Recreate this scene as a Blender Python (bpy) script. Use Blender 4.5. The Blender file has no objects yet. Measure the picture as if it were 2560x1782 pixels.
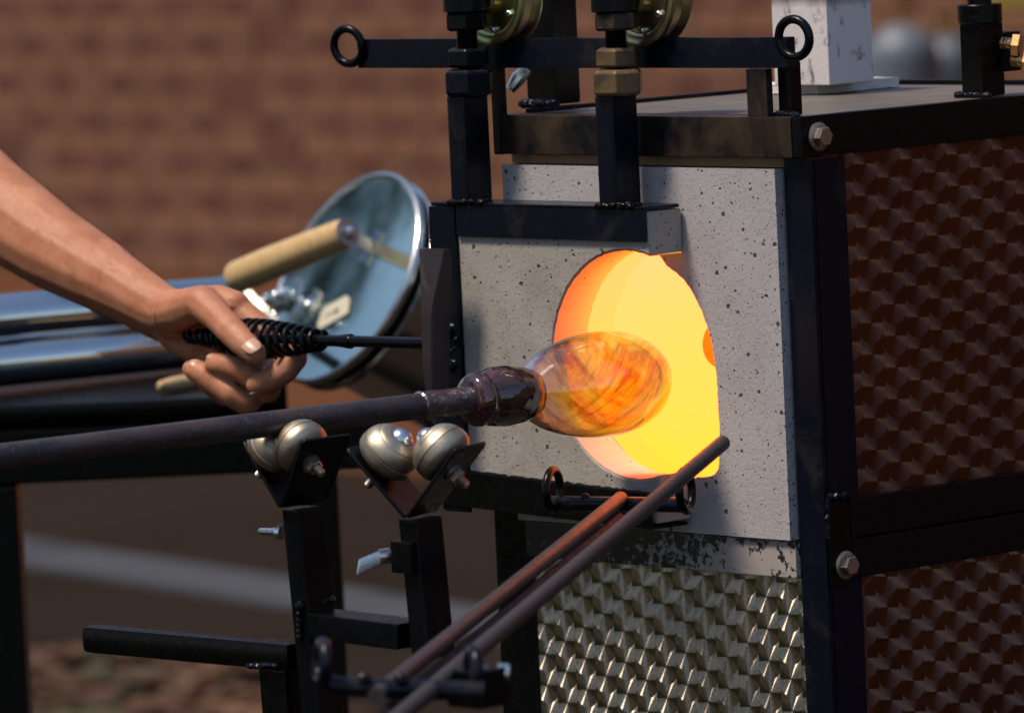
import bpy, bmesh, math, random
from mathutils import Vector, Matrix, noise
random.seed(7)
scn = bpy.context.scene
COL = scn.collection
R = math.radians

# ------------------------------------------------------------------ camera
F_PX = 16000.0
yaw, pit, roll = R(47.6), R(5.02), R(-2.65)
fwd = Vector((-math.sin(yaw)*math.cos(pit), math.cos(yaw)*math.cos(pit), -math.sin(pit)))
rt = fwd.cross(Vector((0, 0, 1))).normalized()
up = rt.cross(fwd)
rt, up = math.cos(roll)*rt + math.sin(roll)*up, -math.sin(roll)*rt + math.cos(roll)*up
CAM = Vector((3.19981492, -3.06070658, 1.75612576))
cam_data = bpy.data.cameras.new('camera')
cam = bpy.data.objects.new('camera', cam_data)
COL.objects.link(cam)
cam.matrix_world = Matrix(((rt.x, up.x, -fwd.x, CAM.x), (rt.y, up.y, -fwd.y, CAM.y), (rt.z, up.z, -fwd.z, CAM.z), (0, 0, 0, 1)))
cam_data.sensor_width = 36
cam_data.lens = 36*F_PX/2560
cam_data.clip_start = 0.1
cam_data.clip_end = 500
cam_data.dof.use_dof = True
cam_data.dof.focus_distance = 4.36
cam_data.dof.aperture_fstop = 225/19.0
scn.camera = cam

# ------------------------------------------------------------------ sky, sun, exposure
SUN_EL, SUN_AZ = R(64), R(200)      # azimuth clockwise from +Y
world = bpy.data.worlds.new('World')
scn.world = world
world.use_nodes = True
nt = world.node_tree
nt.nodes.clear()
sky = nt.nodes.new('ShaderNodeTexSky')
sky.sky_type = 'NISHITA'
sky.sun_disc = False
sky.sun_elevation = SUN_EL
sky.sun_rotation = SUN_AZ
bg = nt.nodes.new('ShaderNodeBackground')
bg.inputs['Strength'].default_value = 0.095
wo = nt.nodes.new('ShaderNodeOutputWorld')
nt.links.new(sky.outputs[0], bg.inputs[0])
nt.links.new(bg.outputs[0], wo.inputs[0])
sd = bpy.data.lights.new('sun', 'SUN')
sd.energy = 2.9
sd.angle = R(12.5)
sd.color = (1.0, 0.87, 0.70)
sun = bpy.data.objects.new('sun', sd)
COL.objects.link(sun)
sv = Vector((math.sin(SUN_AZ)*math.cos(SUN_EL), math.cos(SUN_AZ)*math.cos(SUN_EL), math.sin(SUN_EL)))
sun.rotation_euler = sv.to_track_quat('Z', 'Y').to_euler()
sun.location = sv*20
scn.view_settings.view_transform = 'Standard'
scn.view_settings.look = 'None'
scn.view_settings.exposure = 0.55
scn.view_settings.gamma = 1.0
scn.view_settings.use_curve_mapping = False
scn.cycles.use_denoising = True
scn.cycles.denoiser = 'OPENIMAGEDENOISE'
scn.cycles.max_bounces = 14
scn.cycles.transmission_bounces = 14
scn.cycles.sample_clamp_indirect = 6.0
scn.cycles.caustics_reflective = False
scn.cycles.caustics_refractive = False

# ------------------------------------------------------------------ picking points in the place
def ray(px, py):
    return fwd + (px-1280)/F_PX*rt - (py-891)/F_PX*up
def FY(px, py, y):
    d = ray(px, py); return CAM + d*((y-CAM.y)/d.y)
def FX(px, py, x):
    d = ray(px, py); return CAM + d*((x-CAM.x)/d.x)
def FZ(px, py, z):
    d = ray(px, py); return CAM + d*((z-CAM.z)/d.z)
def AT(px, py, depth):
    return CAM + ray(px, py)*depth

# ------------------------------------------------------------------ materials
def lin(c):
    return tuple((v/255/12.92 if v/255 <= .04045 else ((v/255+.055)/1.055)**2.4) for v in c) + (1,)
class NT:
    def __init__(s, name):
        s.m = bpy.data.materials.new(name); s.m.use_nodes = True
        s.t = s.m.node_tree; s.t.nodes.clear()
        s.out = s.n('ShaderNodeOutputMaterial'); s.co = None
    def n(s, k, **kw):
        x = s.t.nodes.new(k)
        for a, b in kw.items(): setattr(x, a, b)
        return x
    def set(s, sock, v):
        if isinstance(v, bpy.types.NodeSocket): s.t.links.new(v, sock)
        elif v is not None: sock.default_value = v
    def math(s, op, a, b=None, c=None, clamp=False):
        x = s.n('ShaderNodeMath', operation=op); x.use_clamp = clamp
        s.set(x.inputs[0], a)
        if b is not None: s.set(x.inputs[1], b)
        if c is not None: s.set(x.inputs[2], c)
        return x.outputs[0]
    def pos(s, kind='Object'):
        if s.co is None: s.co = s.n('ShaderNodeTexCoord')
        return s.co.outputs[kind]
    def geo(s):
        return s.n('ShaderNodeNewGeometry').outputs['Position']
    def mapv(s, v, scale):
        x = s.n('ShaderNodeMapping'); s.set(x.inputs[0], v); x.inputs['Scale'].default_value = scale
        return x.outputs[0]
    def noise(s, v, scale, detail=4, rough=.55, dist=0):
        x = s.n('ShaderNodeTexNoise'); s.set(x.inputs['Vector'], v)
        x.inputs['Scale'].default_value = scale; x.inputs['Detail'].default_value = detail
        x.inputs['Roughness'].default_value = rough; x.inputs['Distortion'].default_value = dist
        return x.outputs[0]
    def ramp(s, fac, stops, interp='LINEAR'):
        x = s.n('ShaderNodeValToRGB'); x.color_ramp.interpolation = interp
        e = x.color_ramp.elements
        while len(e) < len(stops): e.new(.5)
        for q, (p, c) in zip(e, stops):
            q.position = p; q.color = c if len(c) == 4 else tuple(c)+(1,)
        s.set(x.inputs[0], fac); return x.outputs[0]
    def mix(s, f, a, b, blend='MIX'):
        x = s.n('ShaderNodeMix', data_type='RGBA', blend_type=blend)
        s.set(x.inputs[0], f); s.set(x.inputs[6], a); s.set(x.inputs[7], b)
        return x.outputs[2]
    def range(s, v, a, b, c=0., d=1.):
        x = s.n('ShaderNodeMapRange'); s.set(x.inputs[0], v)
        for i, q in enumerate((a, b, c, d)): x.inputs[i+1].default_value = q
        return x.outputs[0]
    def bump(s, h, strength=.3, dist=.001, normal=None):
        x = s.n('ShaderNodeBump'); x.inputs['Strength'].default_value = strength
        x.inputs['Distance'].default_value = dist; s.set(x.inputs['Height'], h)
        if normal is not None: s.set(x.inputs['Normal'], normal)
        return x.outputs[0]
    def bsdf(s, **kw):
        x = s.n('ShaderNodeBsdfPrincipled')
        for k, v in kw.items(): s.set(x.inputs[k.replace('_', ' ')], v)
        s.t.links.new(x.outputs[0], s.out.inputs[0]); return x
def rgb(*c): return (c[0], c[1], c[2], 1)

def plain(name, col, rough=.5, metal=0., var=.25, scale=60, bump=.1, bdist=.0005, **kw):
    a = NT(name); v = a.geo()
    n1 = a.noise(v, scale, 5)
    c = a.mix(n1, tuple(x*(1-var) for x in col[:3])+(1,), tuple(min(1, x*(1+var)) for x in col[:3])+(1,))
    r = a.range(a.noise(v, scale*2.3, 4), .3, .7, rough*.85, min(1, rough*1.15))
    a.bsdf(Base_Color=c, Roughness=r, Metallic=metal, Normal=a.bump(a.noise(v, scale*6, 4), bump, bdist), **kw)
    return a.m

def m_black_steel(name, tint=(.0022, .0024, .0038), heat=0., worn=(.16, .11, .06)):
    a = NT(name); v = a.geo()
    n1 = a.noise(v, 28, 5, .6); n2 = a.noise(v, 160, 4)
    c = a.mix(n1, rgb(*[t*.7 for t in tint]), rgb(*[t*1.5 for t in tint]))
    c = a.mix(a.range(a.noise(v, 14, 6, .65, .6),   .60-.17*heat, .80-.1*heat, 0, heat), c, rgb(*worn))
    c = a.mix(a.range(a.noise(v, 420, 3), .70, .76, 0, .35), c, rgb(.10, .10, .12))
    a.bsdf(Base_Color=c, Roughness=a.range(n2, .3, .7, .20, .36), Specular_IOR_Level=.20,
           Normal=a.bump(a.noise(v, 700, 4), .25, .0004))
    return a.m

def m_refractory(name, c1, c2, stain=0., seed=0., edge=1.):
    a = NT(name)
    v = a.n('ShaderNodeVectorMath', operation='ADD'); a.set(v.inputs[0], a.geo()); v.inputs[1].default_value = (seed, seed*.7, seed*1.3)
    v = v.outputs[0]
    big = a.noise(v, 16, 5, .6)
    c = a.mix(a.range(big, .3, .7), rgb(*c1), rgb(*c2))
    fine = a.noise(v, 900, 4, .7)
    c = a.mix(a.math('MULTIPLY', fine, .35), c, rgb(*[x*.62 for x in c1]))
    def pores(scale, lo, amp):
        w = a.n('ShaderNodeVectorMath', operation='ADD'); wn = a.n('ShaderNodeTexNoise'); wn.inputs['Scale'].default_value = scale*3
        a.set(wn.inputs['Vector'], v)
        k = a.n('ShaderNodeVectorMath', operation='SCALE'); a.set(k.inputs[0], wn.outputs['Color']); k.inputs['Scale'].default_value = .18/scale*1.6
        a.set(w.inputs[0], v); a.set(w.inputs[1], k.outputs[0])
        vo = a.n('ShaderNodeTexVoronoi'); vo.inputs['Scale'].default_value = scale; a.set(vo.inputs['Vector'], w.outputs[0])
        sp = a.n('ShaderNodeSeparateColor'); a.set(sp.inputs[0], vo.outputs['Color'])
        rad = a.math('MULTIPLY', a.math('MAXIMUM', a.math('SUBTRACT', sp.outputs[0], lo), 0), amp)
        return a.math('MULTIPLY', a.math('SUBTRACT', rad, vo.outputs['Distance']), 9, clamp=True)
    p = a.math('MAXIMUM', pores(105, .30, .36), a.math('MAXIMUM', pores(230, .34, .42), a.math('MULTIPLY', pores(520, .30, .5), .75)))
    c = a.mix(a.math('MULTIPLY', p, .86), c, rgb(.035, .03, .03))  # pore colour holds dirt and the shade inside the pits
    if stain:
        s = a.range(a.noise(v, 30, 6, .7), .52, .7, 0, stain)
        c = a.mix(s, c, rgb(.16, .09, .05))
    h = a.math('SUBTRACT', a.math('ADD', a.math('MULTIPLY', a.noise(v, 260, 6, .7), .55), a.math('MULTIPLY', fine, .25)), a.math('MULTIPLY', p, 1.3))
    a.bsdf(Base_Color=c, Roughness=.92, Specular_IOR_Level=.2, Normal=a.bump(h, .65, .0016))
    return a.m

def m_engine_turned(name, axis, a_, b_, r_, base, rough=.26, seed=0.):
    """overlapping brushed discs: scratches circle each disc's centre, so light catches in wedges"""
    a = NT(name); sp = a.n('ShaderNodeSeparateXYZ'); a.set(sp.inputs[0], a.geo())
    u = sp.outputs[0 if axis == 'x' else 1]; w = sp.outputs[2]
    uc = a.math('ADD', a.math('DIVIDE', u, a_), 50.3+seed)
    col = a.math('FLOOR', uc)
    du = a.math('MULTIPLY', a.math('SUBTRACT', a.math('SUBTRACT', uc, col), .5), a_)
    half = a.math('MULTIPLY', a.math('MODULO', col, 2.), .5)
    vc = a.math('ADD', a.math('ADD', a.math('DIVIDE', w, b_), half), 20.)
    j = a.math('FLOOR', vc); f = a.math('SUBTRACT', vc, j)
    d1 = a.math('MULTIPLY', a.math('SUBTRACT', f, 1.), b_)
    d0 = a.math('MULTIPLY', f, b_)
    dist1 = a.math('SQRT', a.math('ADD', a.math('MULTIPLY', du, du), a.math('MULTIPLY', d1, d1)))
    use1 = a.math('LESS_THAN', dist1, r_)
    dv = a.math('ADD', a.math('MULTIPLY', use1, d1), a.math('MULTIPLY', a.math('SUBTRACT', 1., use1), d0))
    cx = a.n('ShaderNodeCombineXYZ')
    a.set(cx.inputs[0 if axis == 'x' else 1], a.math('MULTIPLY', dv, -1.)); a.set(cx.inputs[2], du)
    cx.inputs[1 if axis == 'x' else 0].default_value = .0002
    nm = a.n('ShaderNodeVectorMath', operation='NORMALIZE'); a.set(nm.inputs[0], cx.outputs[0])
    rr = a.math('SQRT', a.math('ADD', a.math('MULTIPLY', du, du), a.math('MULTIPLY', dv, dv)))
    ringn = a.n('ShaderNodeTexNoise', noise_dimensions='1D'); ringn.inputs['Scale'].default_value = 2600; a.set(ringn.inputs['W'], rr)
    big = a.noise(a.geo(), 13, 5, .6)
    c = a.mix(a.range(big, .3, .75), rgb(*[x*.75 for x in base]), rgb(*[min(1, x*1.15) for x in base]))
    c = a.mix(a.math('MULTIPLY', a.range(rr, .0, .0016, 1, 0), .6), c, rgb(.03, .03, .03))
    c = a.mix(a.range(a.noise(a.geo(), 330, 3), .68, .74, 0, .35), c, rgb(.05, .03, .02))
    c = a.mix(a.math('MULTIPLY', a.math('LESS_THAN', a.math('ABSOLUTE', a.math('SUBTRACT', dist1, r_)), .00018), .25), c, rgb(.02, .018, .015))
    g = a.n('ShaderNodeBsdfAnisotropic'); a.set(g.inputs['Color'], c); a.set(g.inputs['Roughness'], a.range(ringn.outputs[0], .3, .7, rough*.85, rough*1.18))
    g.inputs['Anisotropy'].default_value = .80; a.set(g.inputs['Tangent'], nm.outputs[0]); a.t.links.new(g.outputs[0], a.out.inputs[0])
    return a.m

def m_glow(name, hot, cool, z0, z1):
    a = NT(name); sp = a.n('ShaderNodeSeparateXYZ'); a.set(sp.inputs[0], a.geo())
    f = a.math('ADD', a.range(sp.outputs[2], z0, z1), a.math('MULTIPLY', a.math('SUBTRACT', a.noise(a.geo(), 14, 3), .5), .35), clamp=True)
    e = a.n('ShaderNodeEmission'); a.set(e.inputs[0], a.mix(f, hot, cool)); e.inputs[1].default_value = 1.
    a.t.links.new(e.outputs[0], a.out.inputs[0]); return a.m

M = {}
M['black'] = m_black_steel('black_steel')
M['scaled'] = m_black_steel('heat_marked_black_steel', (.006, .006, .009), 1.0, (.065, .042, .024))
M['navy'] = m_black_steel('sky_tinted_black_steel', (.0030, .0040, .0100), .30, (.09, .075, .055))  # navy base colour stands in for blue sky reflected in black steel
M['dark'] = m_black_steel('dull_black_steel', (.0016, .0016, .0020), 0)
def m_pipe():
    a = NT('oxidised_pipe_steel'); v = a.geo(); w = a.mapv(v, (1, .35, 1))
    c = a.mix(a.range(a.noise(w, 70, 6, .65), .35, .68), rgb(.026, .021, .026), rgb(.070, .056, .064))
    c = a.mix(a.range(a.noise(w, 30, 5, .65, .5), .52, .72, 0, .7), c, rgb(.085, .040, .028))
    c = a.mix(a.range(a.noise(v, 430, 4, .6), .60, .68, 0, .65), c, rgb(.19, .165, .18))
    a.bsdf(Base_Color=c, Metallic=.3, Roughness=a.range(a.noise(v, 180, 4), .3, .7, .30, .58), Normal=a.bump(a.noise(v, 330, 5, .65), .5, .0007)); return a.m
M['pipe'] = m_pipe()
M['rod'] = plain('brown_oxidised_rod', (.040, .029, .030), .50, .15, .3, 60, .25, .0004)
M['panel'] = m_refractory('pale_castable', (.40, .378, .388), (.50, .475, .49), 0, 3.1)
M['door'] = m_refractory('grey_castable', (.34, .308, .280), (.45, .415, .385), .25, 11.7)
M['board'] = plain('tan_insulation_board', (.34, .20, .115), .9, 0, .2, 40, .3)
M['zinc'] = plain('zinc_plate', (.62, .66, .70), .27, 1., .15, 120, .12)
M['yzinc'] = plain('yellow_zinc_plate', (.52, .44, .26), .30, 1., .25, 45, .1)
M['brass'] = plain('worn_brass_bolt', (.50, .30, .13), .34, 1., .3, 120, .2)
M['bolt'] = plain('weathered_bolt', (.42, .33, .27), .40, 1., .3, 160, .2)
M['satin'] = plain('satin_steel_ball_unit', (.45, .39, .305), .48, 1., .3, 70, .15)
M['fibre'] = plain('white_fibre_board', (.66, .62, .62), .95, 0, .08, 30, .5, .001)
M['polished'] = plain('polished_stainless', (.72, .72, .72), .09, 1., .05, 30, .03, .0003)
M['nail'] = plain('fingernail', (.52, .30, .225), .34, 0, .08, 200, .03)
M['label'] = plain('cream_label', (.55, .52, .42), .6, 0, .06, 100, .05)
M['ink'] = plain('label_ink', (.05, .05, .05), .6, 0, .1, 100, .0)
M['white_worn'] = None

def m_skin(joints):
    a = NT('skin'); v = a.geo()
    n1 = a.noise(v, 30, 5, .6); n2 = a.noise(v, 300, 4, .65); n3 = a.noise(v, 75, 4, .6)
    c = a.mix(a.range(n1, .3, .7), rgb(.36, .135, .066), rgb(.50, .222, .128))
    c = a.mix(a.range(n2, .5, .8, 0, .35), c, rgb(.32, .12, .06))
    c = a.mix(a.range(n3, .52, .70, 0, .38), c, rgb(.40, .11, .062))
    vo = a.n('ShaderNodeTexVoronoi', feature='DISTANCE_TO_EDGE'); vo.inputs['Scale'].default_value = 700; a.set(vo.inputs['Vector'], v)
    h = a.math('ADD', a.math('MULTIPLY', vo.outputs[0], .6), a.noise(v, 190, 5, .6))
    crease = None
    for P, ax, w, fq in joints:
        d = a.n('ShaderNodeVectorMath', operation='SUBTRACT'); a.set(d.inputs[0], v); d.inputs[1].default_value = P
        dt = a.n('ShaderNodeVectorMath', operation='DOT_PRODUCT'); a.set(dt.inputs[0], d.outputs[0]); dt.inputs[1].default_value = ax
        ln_v = a.n('ShaderNodeVectorMath', operation='LENGTH'); a.set(ln_v.inputs[0], d.outputs[0])
        t = a.math('ADD', a.math('MULTIPLY', dt.outputs['Value'], fq), a.math('MULTIPLY', a.noise(v, 240, 3), 2.2))
        l = a.math('POWER', a.math('MAXIMUM', a.math('SINE', t), 0), 4)
        m = a.math('MULTIPLY', l, a.math('MULTIPLY', a.range(a.math('ABSOLUTE', dt.outputs['Value']), 0, w, 1, 0), a.range(ln_v.outputs['Value'], .010, .018, 1, 0)))
        crease = m if crease is None else a.math('MAXIMUM', crease, m)
    h = a.math('SUBTRACT', h, a.math('MULTIPLY', crease, 2.2))
    c = a.mix(a.math('MULTIPLY', crease, .75), c, rgb(.20, .06, .035))
    a.bsdf(Base_Color=c, Roughness=a.range(n2, .3, .7, .42, .60), Subsurface_Weight=.15, Subsurface_Radius=(.006, .0022, .0012),
           Subsurface_Scale=1., Specular_IOR_Level=.35, Normal=a.bump(h, .45, .0007))
    return a.m
def m_wood():
    a = NT('turned_pale_wood'); g = a.pos('Object')
    v = a.mapv(g, (14, 14, 3)); n1 = a.noise(v, 12, 6, .6, .5)
    c = a.mix(a.range(n1, .3, .7), rgb(.47, .30, .13), rgb(.60, .42, .21))
    a.bsdf(Base_Color=c, Roughness=.5, Normal=a.bump(n1, .2, .0006)); return a.m
def m_spatter():
    a = NT('white_spattered_black_angle'); v = a.geo(); sp = a.n('ShaderNodeSeparateXYZ'); a.set(sp.inputs[0], v)
    n1 = a.noise(v, 190, 5, .62, .3)
    th = a.math('ADD', a.range(sp.outputs[0], -.08, .06, .60, .37), a.range(a.noise(v, 26, 3), .3, .7, -.07, .07))
    edge = a.range(sp.outputs[2], 1.226, 1.238, 0, .10)
    f = a.math('MULTIPLY', a.math('SUBTRACT', a.math('SUBTRACT', n1, th), edge), 16, clamp=True)
    f = a.math('SUBTRACT', f, a.math('MULTIPLY', a.math('GREATER_THAN', .45, n1), .0), clamp=True)
    c = a.mix(f, rgb(.016, .014, .014), a.mix(a.noise(v, 40, 4), rgb(.30, .255, .235), rgb(.42, .38, .37)))
    a.bsdf(Base_Color=c, Roughness=a.math('ADD', .35, a.math('MULTIPLY', f, .5)), Normal=a.bump(f, .5, .0008)); return a.m
def m_irid():
    a = NT('iridescent_yellow_zinc'); v = a.geo(); n1 = a.noise(v, 40, 3, .5, 1.)
    c = a.ramp(n1, [(.3, (.55, .45, .20)), (.45, (.40, .50, .26)), (.55, (.58, .50, .22)), (.7, (.50, .34, .28))])
    a.bsdf(Base_Color=c, Metallic=1., Roughness=.30, Normal=a.bump(a.noise(v, 300, 3), .08, .0003)); return a.m
def m_lid():
    a = NT('brushed_lid_steel'); v = a.pos('Object')
    n1 = a.noise(a.mapv(v, (4, 160, 4)), 9, 4)
    a.bsdf(Base_Color=a.mix(n1, rgb(.52, .61, .53), rgb(.64, .73, .65)), Metallic=1., Roughness=a.range(n1, .3, .7, .07, .15), Normal=a.bump(n1, .06, .0004)); return a.m  # green tint in the steel stands in for reflected trees
def m_glassgob():
    a = NT('dark_gathered_glass'); v = a.geo()
    n1 = a.noise(a.mapv(v, (1, .5, 1)), 75, 5, .6, 1.5)
    c = a.mix(a.range(n1, .4, .72), rgb(.012, .006, .006), rgb(.085, .028, .022))
    a.bsdf(Base_Color=c, Roughness=.05, Coat_Weight=1., Coat_Roughness=.02, Specular_IOR_Level=.6, Normal=a.bump(a.noise(a.mapv(v, (1, .6, 1)), 60, 3, .5, 1.), .30, .004)); return a.m
def m_glass(tip, neck):
    a = NT('clear_hot_glass'); v = a.geo(); sp = a.n('ShaderNodeSeparateXYZ'); a.set(sp.inputs[0], v)
    f = a.range(sp.outputs[1], neck, tip)
    c = a.ramp(f, [(0., (.98, .96, .95)), (.4, (.98, .94, .90)), (.75, (.98, .90, .74)), (1., (.95, .82, .52))])
    h = a.noise(a.mapv(v, (1, .35, 1)), 70, 4, .55, 1.2)
    b = a.bsdf(Base_Color=c, Roughness=.015, IOR=1.47, Transmission_Weight=1., Coat_Weight=1., Coat_Roughness=.055, Coat_IOR=1.5, Normal=a.bump(h, .14, .0025)); return a.m
def m_hotinner(tip, neck):
    """inside of the bubble: colour folded into the glass, glowing where it is still hot"""
    a = NT('streaked_hot_inner_glass'); v = a.geo(); sp = a.n('ShaderNodeSeparateXYZ'); a.set(sp.inputs[0], v)
    f = a.range(sp.outputs[1], neck, tip)
    vr = a.n('ShaderNodeVectorRotate', rotation_type='AXIS_ANGLE'); a.set(vr.inputs['Vector'], v); vr.inputs['Center'].default_value = (AX.x, 0, AX.z-.0014); vr.inputs['Axis'].default_value = (0, 1, 0)
    a.set(vr.inputs['Angle'], a.math('MULTIPLY', sp.outputs[1], 26.))
    v = vr.outputs[0]
    n1 = a.math('ADD', a.math('MULTIPLY', a.noise(a.mapv(v, (1., .30, 1.)), 46, 6, .62, 1.1), .8), a.math('MULTIPLY', a.noise(a.mapv(v, (1.6, .22, 1.6)), 150, 4, .6, .6), .2))
    g = a.n('ShaderNodeBsdfGlass'); g.inputs['IOR'].default_value = 1.47; g.inputs['Roughness'].default_value = .0
    a.set(g.inputs['Color'], a.ramp(f, [(0, (.96, .94, .92)), (.32, (.94, .88, .78)), (.55, (.93, .74, .36)), (1, (.85, .60, .12))]))
    dk = a.noise(a.mapv(v, (1., .25, 1.)), 70, 4, .6, .8)
    a.t.links.new(a.mix(a.math('MULTIPLY', a.range(dk, .45, .58), a.range(f, .12, .50, .15, .90)), g.inputs['Color'].links[0].from_socket, rgb(.36, .12, .015)), g.inputs['Color'])
    e = a.n('ShaderNodeEmission')
    a.set(e.inputs[0], a.ramp(n1, [(.32, (.30, .060, .0)), (.44, (.58, .18, .002)), (.54, (.70, .30, .005)), (.66, (.80, .52, .07))])); e.inputs[1].default_value = 1.0
    k = a.math('MULTIPLY', a.range(a.math('ADD', f, a.math('MULTIPLY', a.math('SUBTRACT', n1, .5), .5)), .34, .62), a.range(n1, .38, .56, .22, .75), clamp=True)
    mx = a.n('ShaderNodeMixShader'); a.set(mx.inputs[0], k); a.set(mx.inputs[1], g.outputs[0]); a.set(mx.inputs[2], e.outputs[0])
    a.t.links.new(mx.outputs[0], a.out.inputs[0]); return a.m
def m_brick(name, c1, c2):
    a = NT(name); oi = a.n('ShaderNodeObjectInfo'); g = a.geo()
    c = a.mix(oi.outputs['Random'], rgb(*c1), rgb(*c2))
    c = a.mix(a.range(a.noise(g, 30, 5, .65), .45, .75, 0, .45), c, rgb(.06, .035, .03))
    a.bsdf(Base_Color=c, Roughness=.9, Normal=a.bump(a.noise(g, 120, 5), .5, .003)); return a.m
def m_ground(name, c1, c2, sc, bsc=160):
    a = NT(name); g = a.geo()
    c = a.mix(a.range(a.noise(g, sc, 6, .65), .3, .7), rgb(*c1), rgb(*c2))
    c = a.mix(a.range(a.noise(g, 260, 3), .55, .75, 0, .5), c, rgb(*[x*2 for x in c2]))
    a.bsdf(Base_Color=c, Roughness=.95, Specular_IOR_Level=.03, Normal=a.bump(a.noise(g, bsc, 5, .7), .7, .006)); return a.m
M['wood'] = m_wood(); M['spatter'] = m_spatter(); M['irid'] = m_irid(); M['lid'] = m_lid(); M['gob'] = m_glassgob()
M['brick_a'] = m_brick('pale_brown_brick', (.190, .080, .038), (.222, .100, .051))
M['brick_b'] = m_brick('dark_red_brick', (.115, .034, .021), (.150, .050, .031))
M['brick_c'] = m_brick('mid_brown_brick', (.145, .058, .031), (.180, .078, .044))
M['mortar'] = plain('grey_mortar', (.105, .068, .047), .95, 0, .2, 30, .4, .003)
M['asphalt'] = m_ground('brown_grey_asphalt', (.018, .0122, .0095), (.029, .0205, .0165), .9)
M['kerbmat'] = m_ground('grey_concrete_gutter', (.058, .062, .076), (.080, .085, .100), 1.2)
M['bed'] = m_ground('bark_mulch', (.075, .030, .016), (.14, .060, .030), 3.)
M['glow'] = m_glow('glowing_chamber_wall', rgb(3.4, .57, .035), rgb(3.4, .505, .150), 1.27, 1.42)
M['glowlip'] = m_glow('glowing_mouth_lining', rgb(3.1, .545, .034), rgb(3.1, .475, .120), 1.27, 1.42)
def m_litrim():  # emission adds furnace light on the castable to its own heat glow
    a = NT('furnace_lit_castable_rim'); v = a.geo(); sp = a.n('ShaderNodeSeparateXYZ'); a.set(sp.inputs[0], v)
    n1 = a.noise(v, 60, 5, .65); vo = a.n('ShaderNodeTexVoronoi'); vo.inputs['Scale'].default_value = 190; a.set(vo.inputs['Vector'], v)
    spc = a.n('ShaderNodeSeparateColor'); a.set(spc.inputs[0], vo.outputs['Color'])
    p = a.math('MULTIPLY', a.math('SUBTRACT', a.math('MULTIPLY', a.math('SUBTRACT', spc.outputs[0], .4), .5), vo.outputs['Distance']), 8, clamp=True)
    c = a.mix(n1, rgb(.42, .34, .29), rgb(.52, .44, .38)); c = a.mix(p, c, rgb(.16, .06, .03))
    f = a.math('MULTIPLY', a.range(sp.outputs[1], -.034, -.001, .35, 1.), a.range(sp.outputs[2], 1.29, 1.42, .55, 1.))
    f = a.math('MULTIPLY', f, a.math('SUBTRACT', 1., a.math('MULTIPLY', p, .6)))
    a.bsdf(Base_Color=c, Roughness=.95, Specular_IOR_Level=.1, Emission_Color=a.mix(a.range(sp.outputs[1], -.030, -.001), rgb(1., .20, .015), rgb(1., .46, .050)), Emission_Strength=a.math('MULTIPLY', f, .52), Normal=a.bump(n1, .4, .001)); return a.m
M['litrim'] = m_litrim()
M['glowred'] = m_glow('glowing_burner_port', rgb(2.2, .14, .003), rgb(2.6, .18, .005), 1.3, 1.4)

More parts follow.
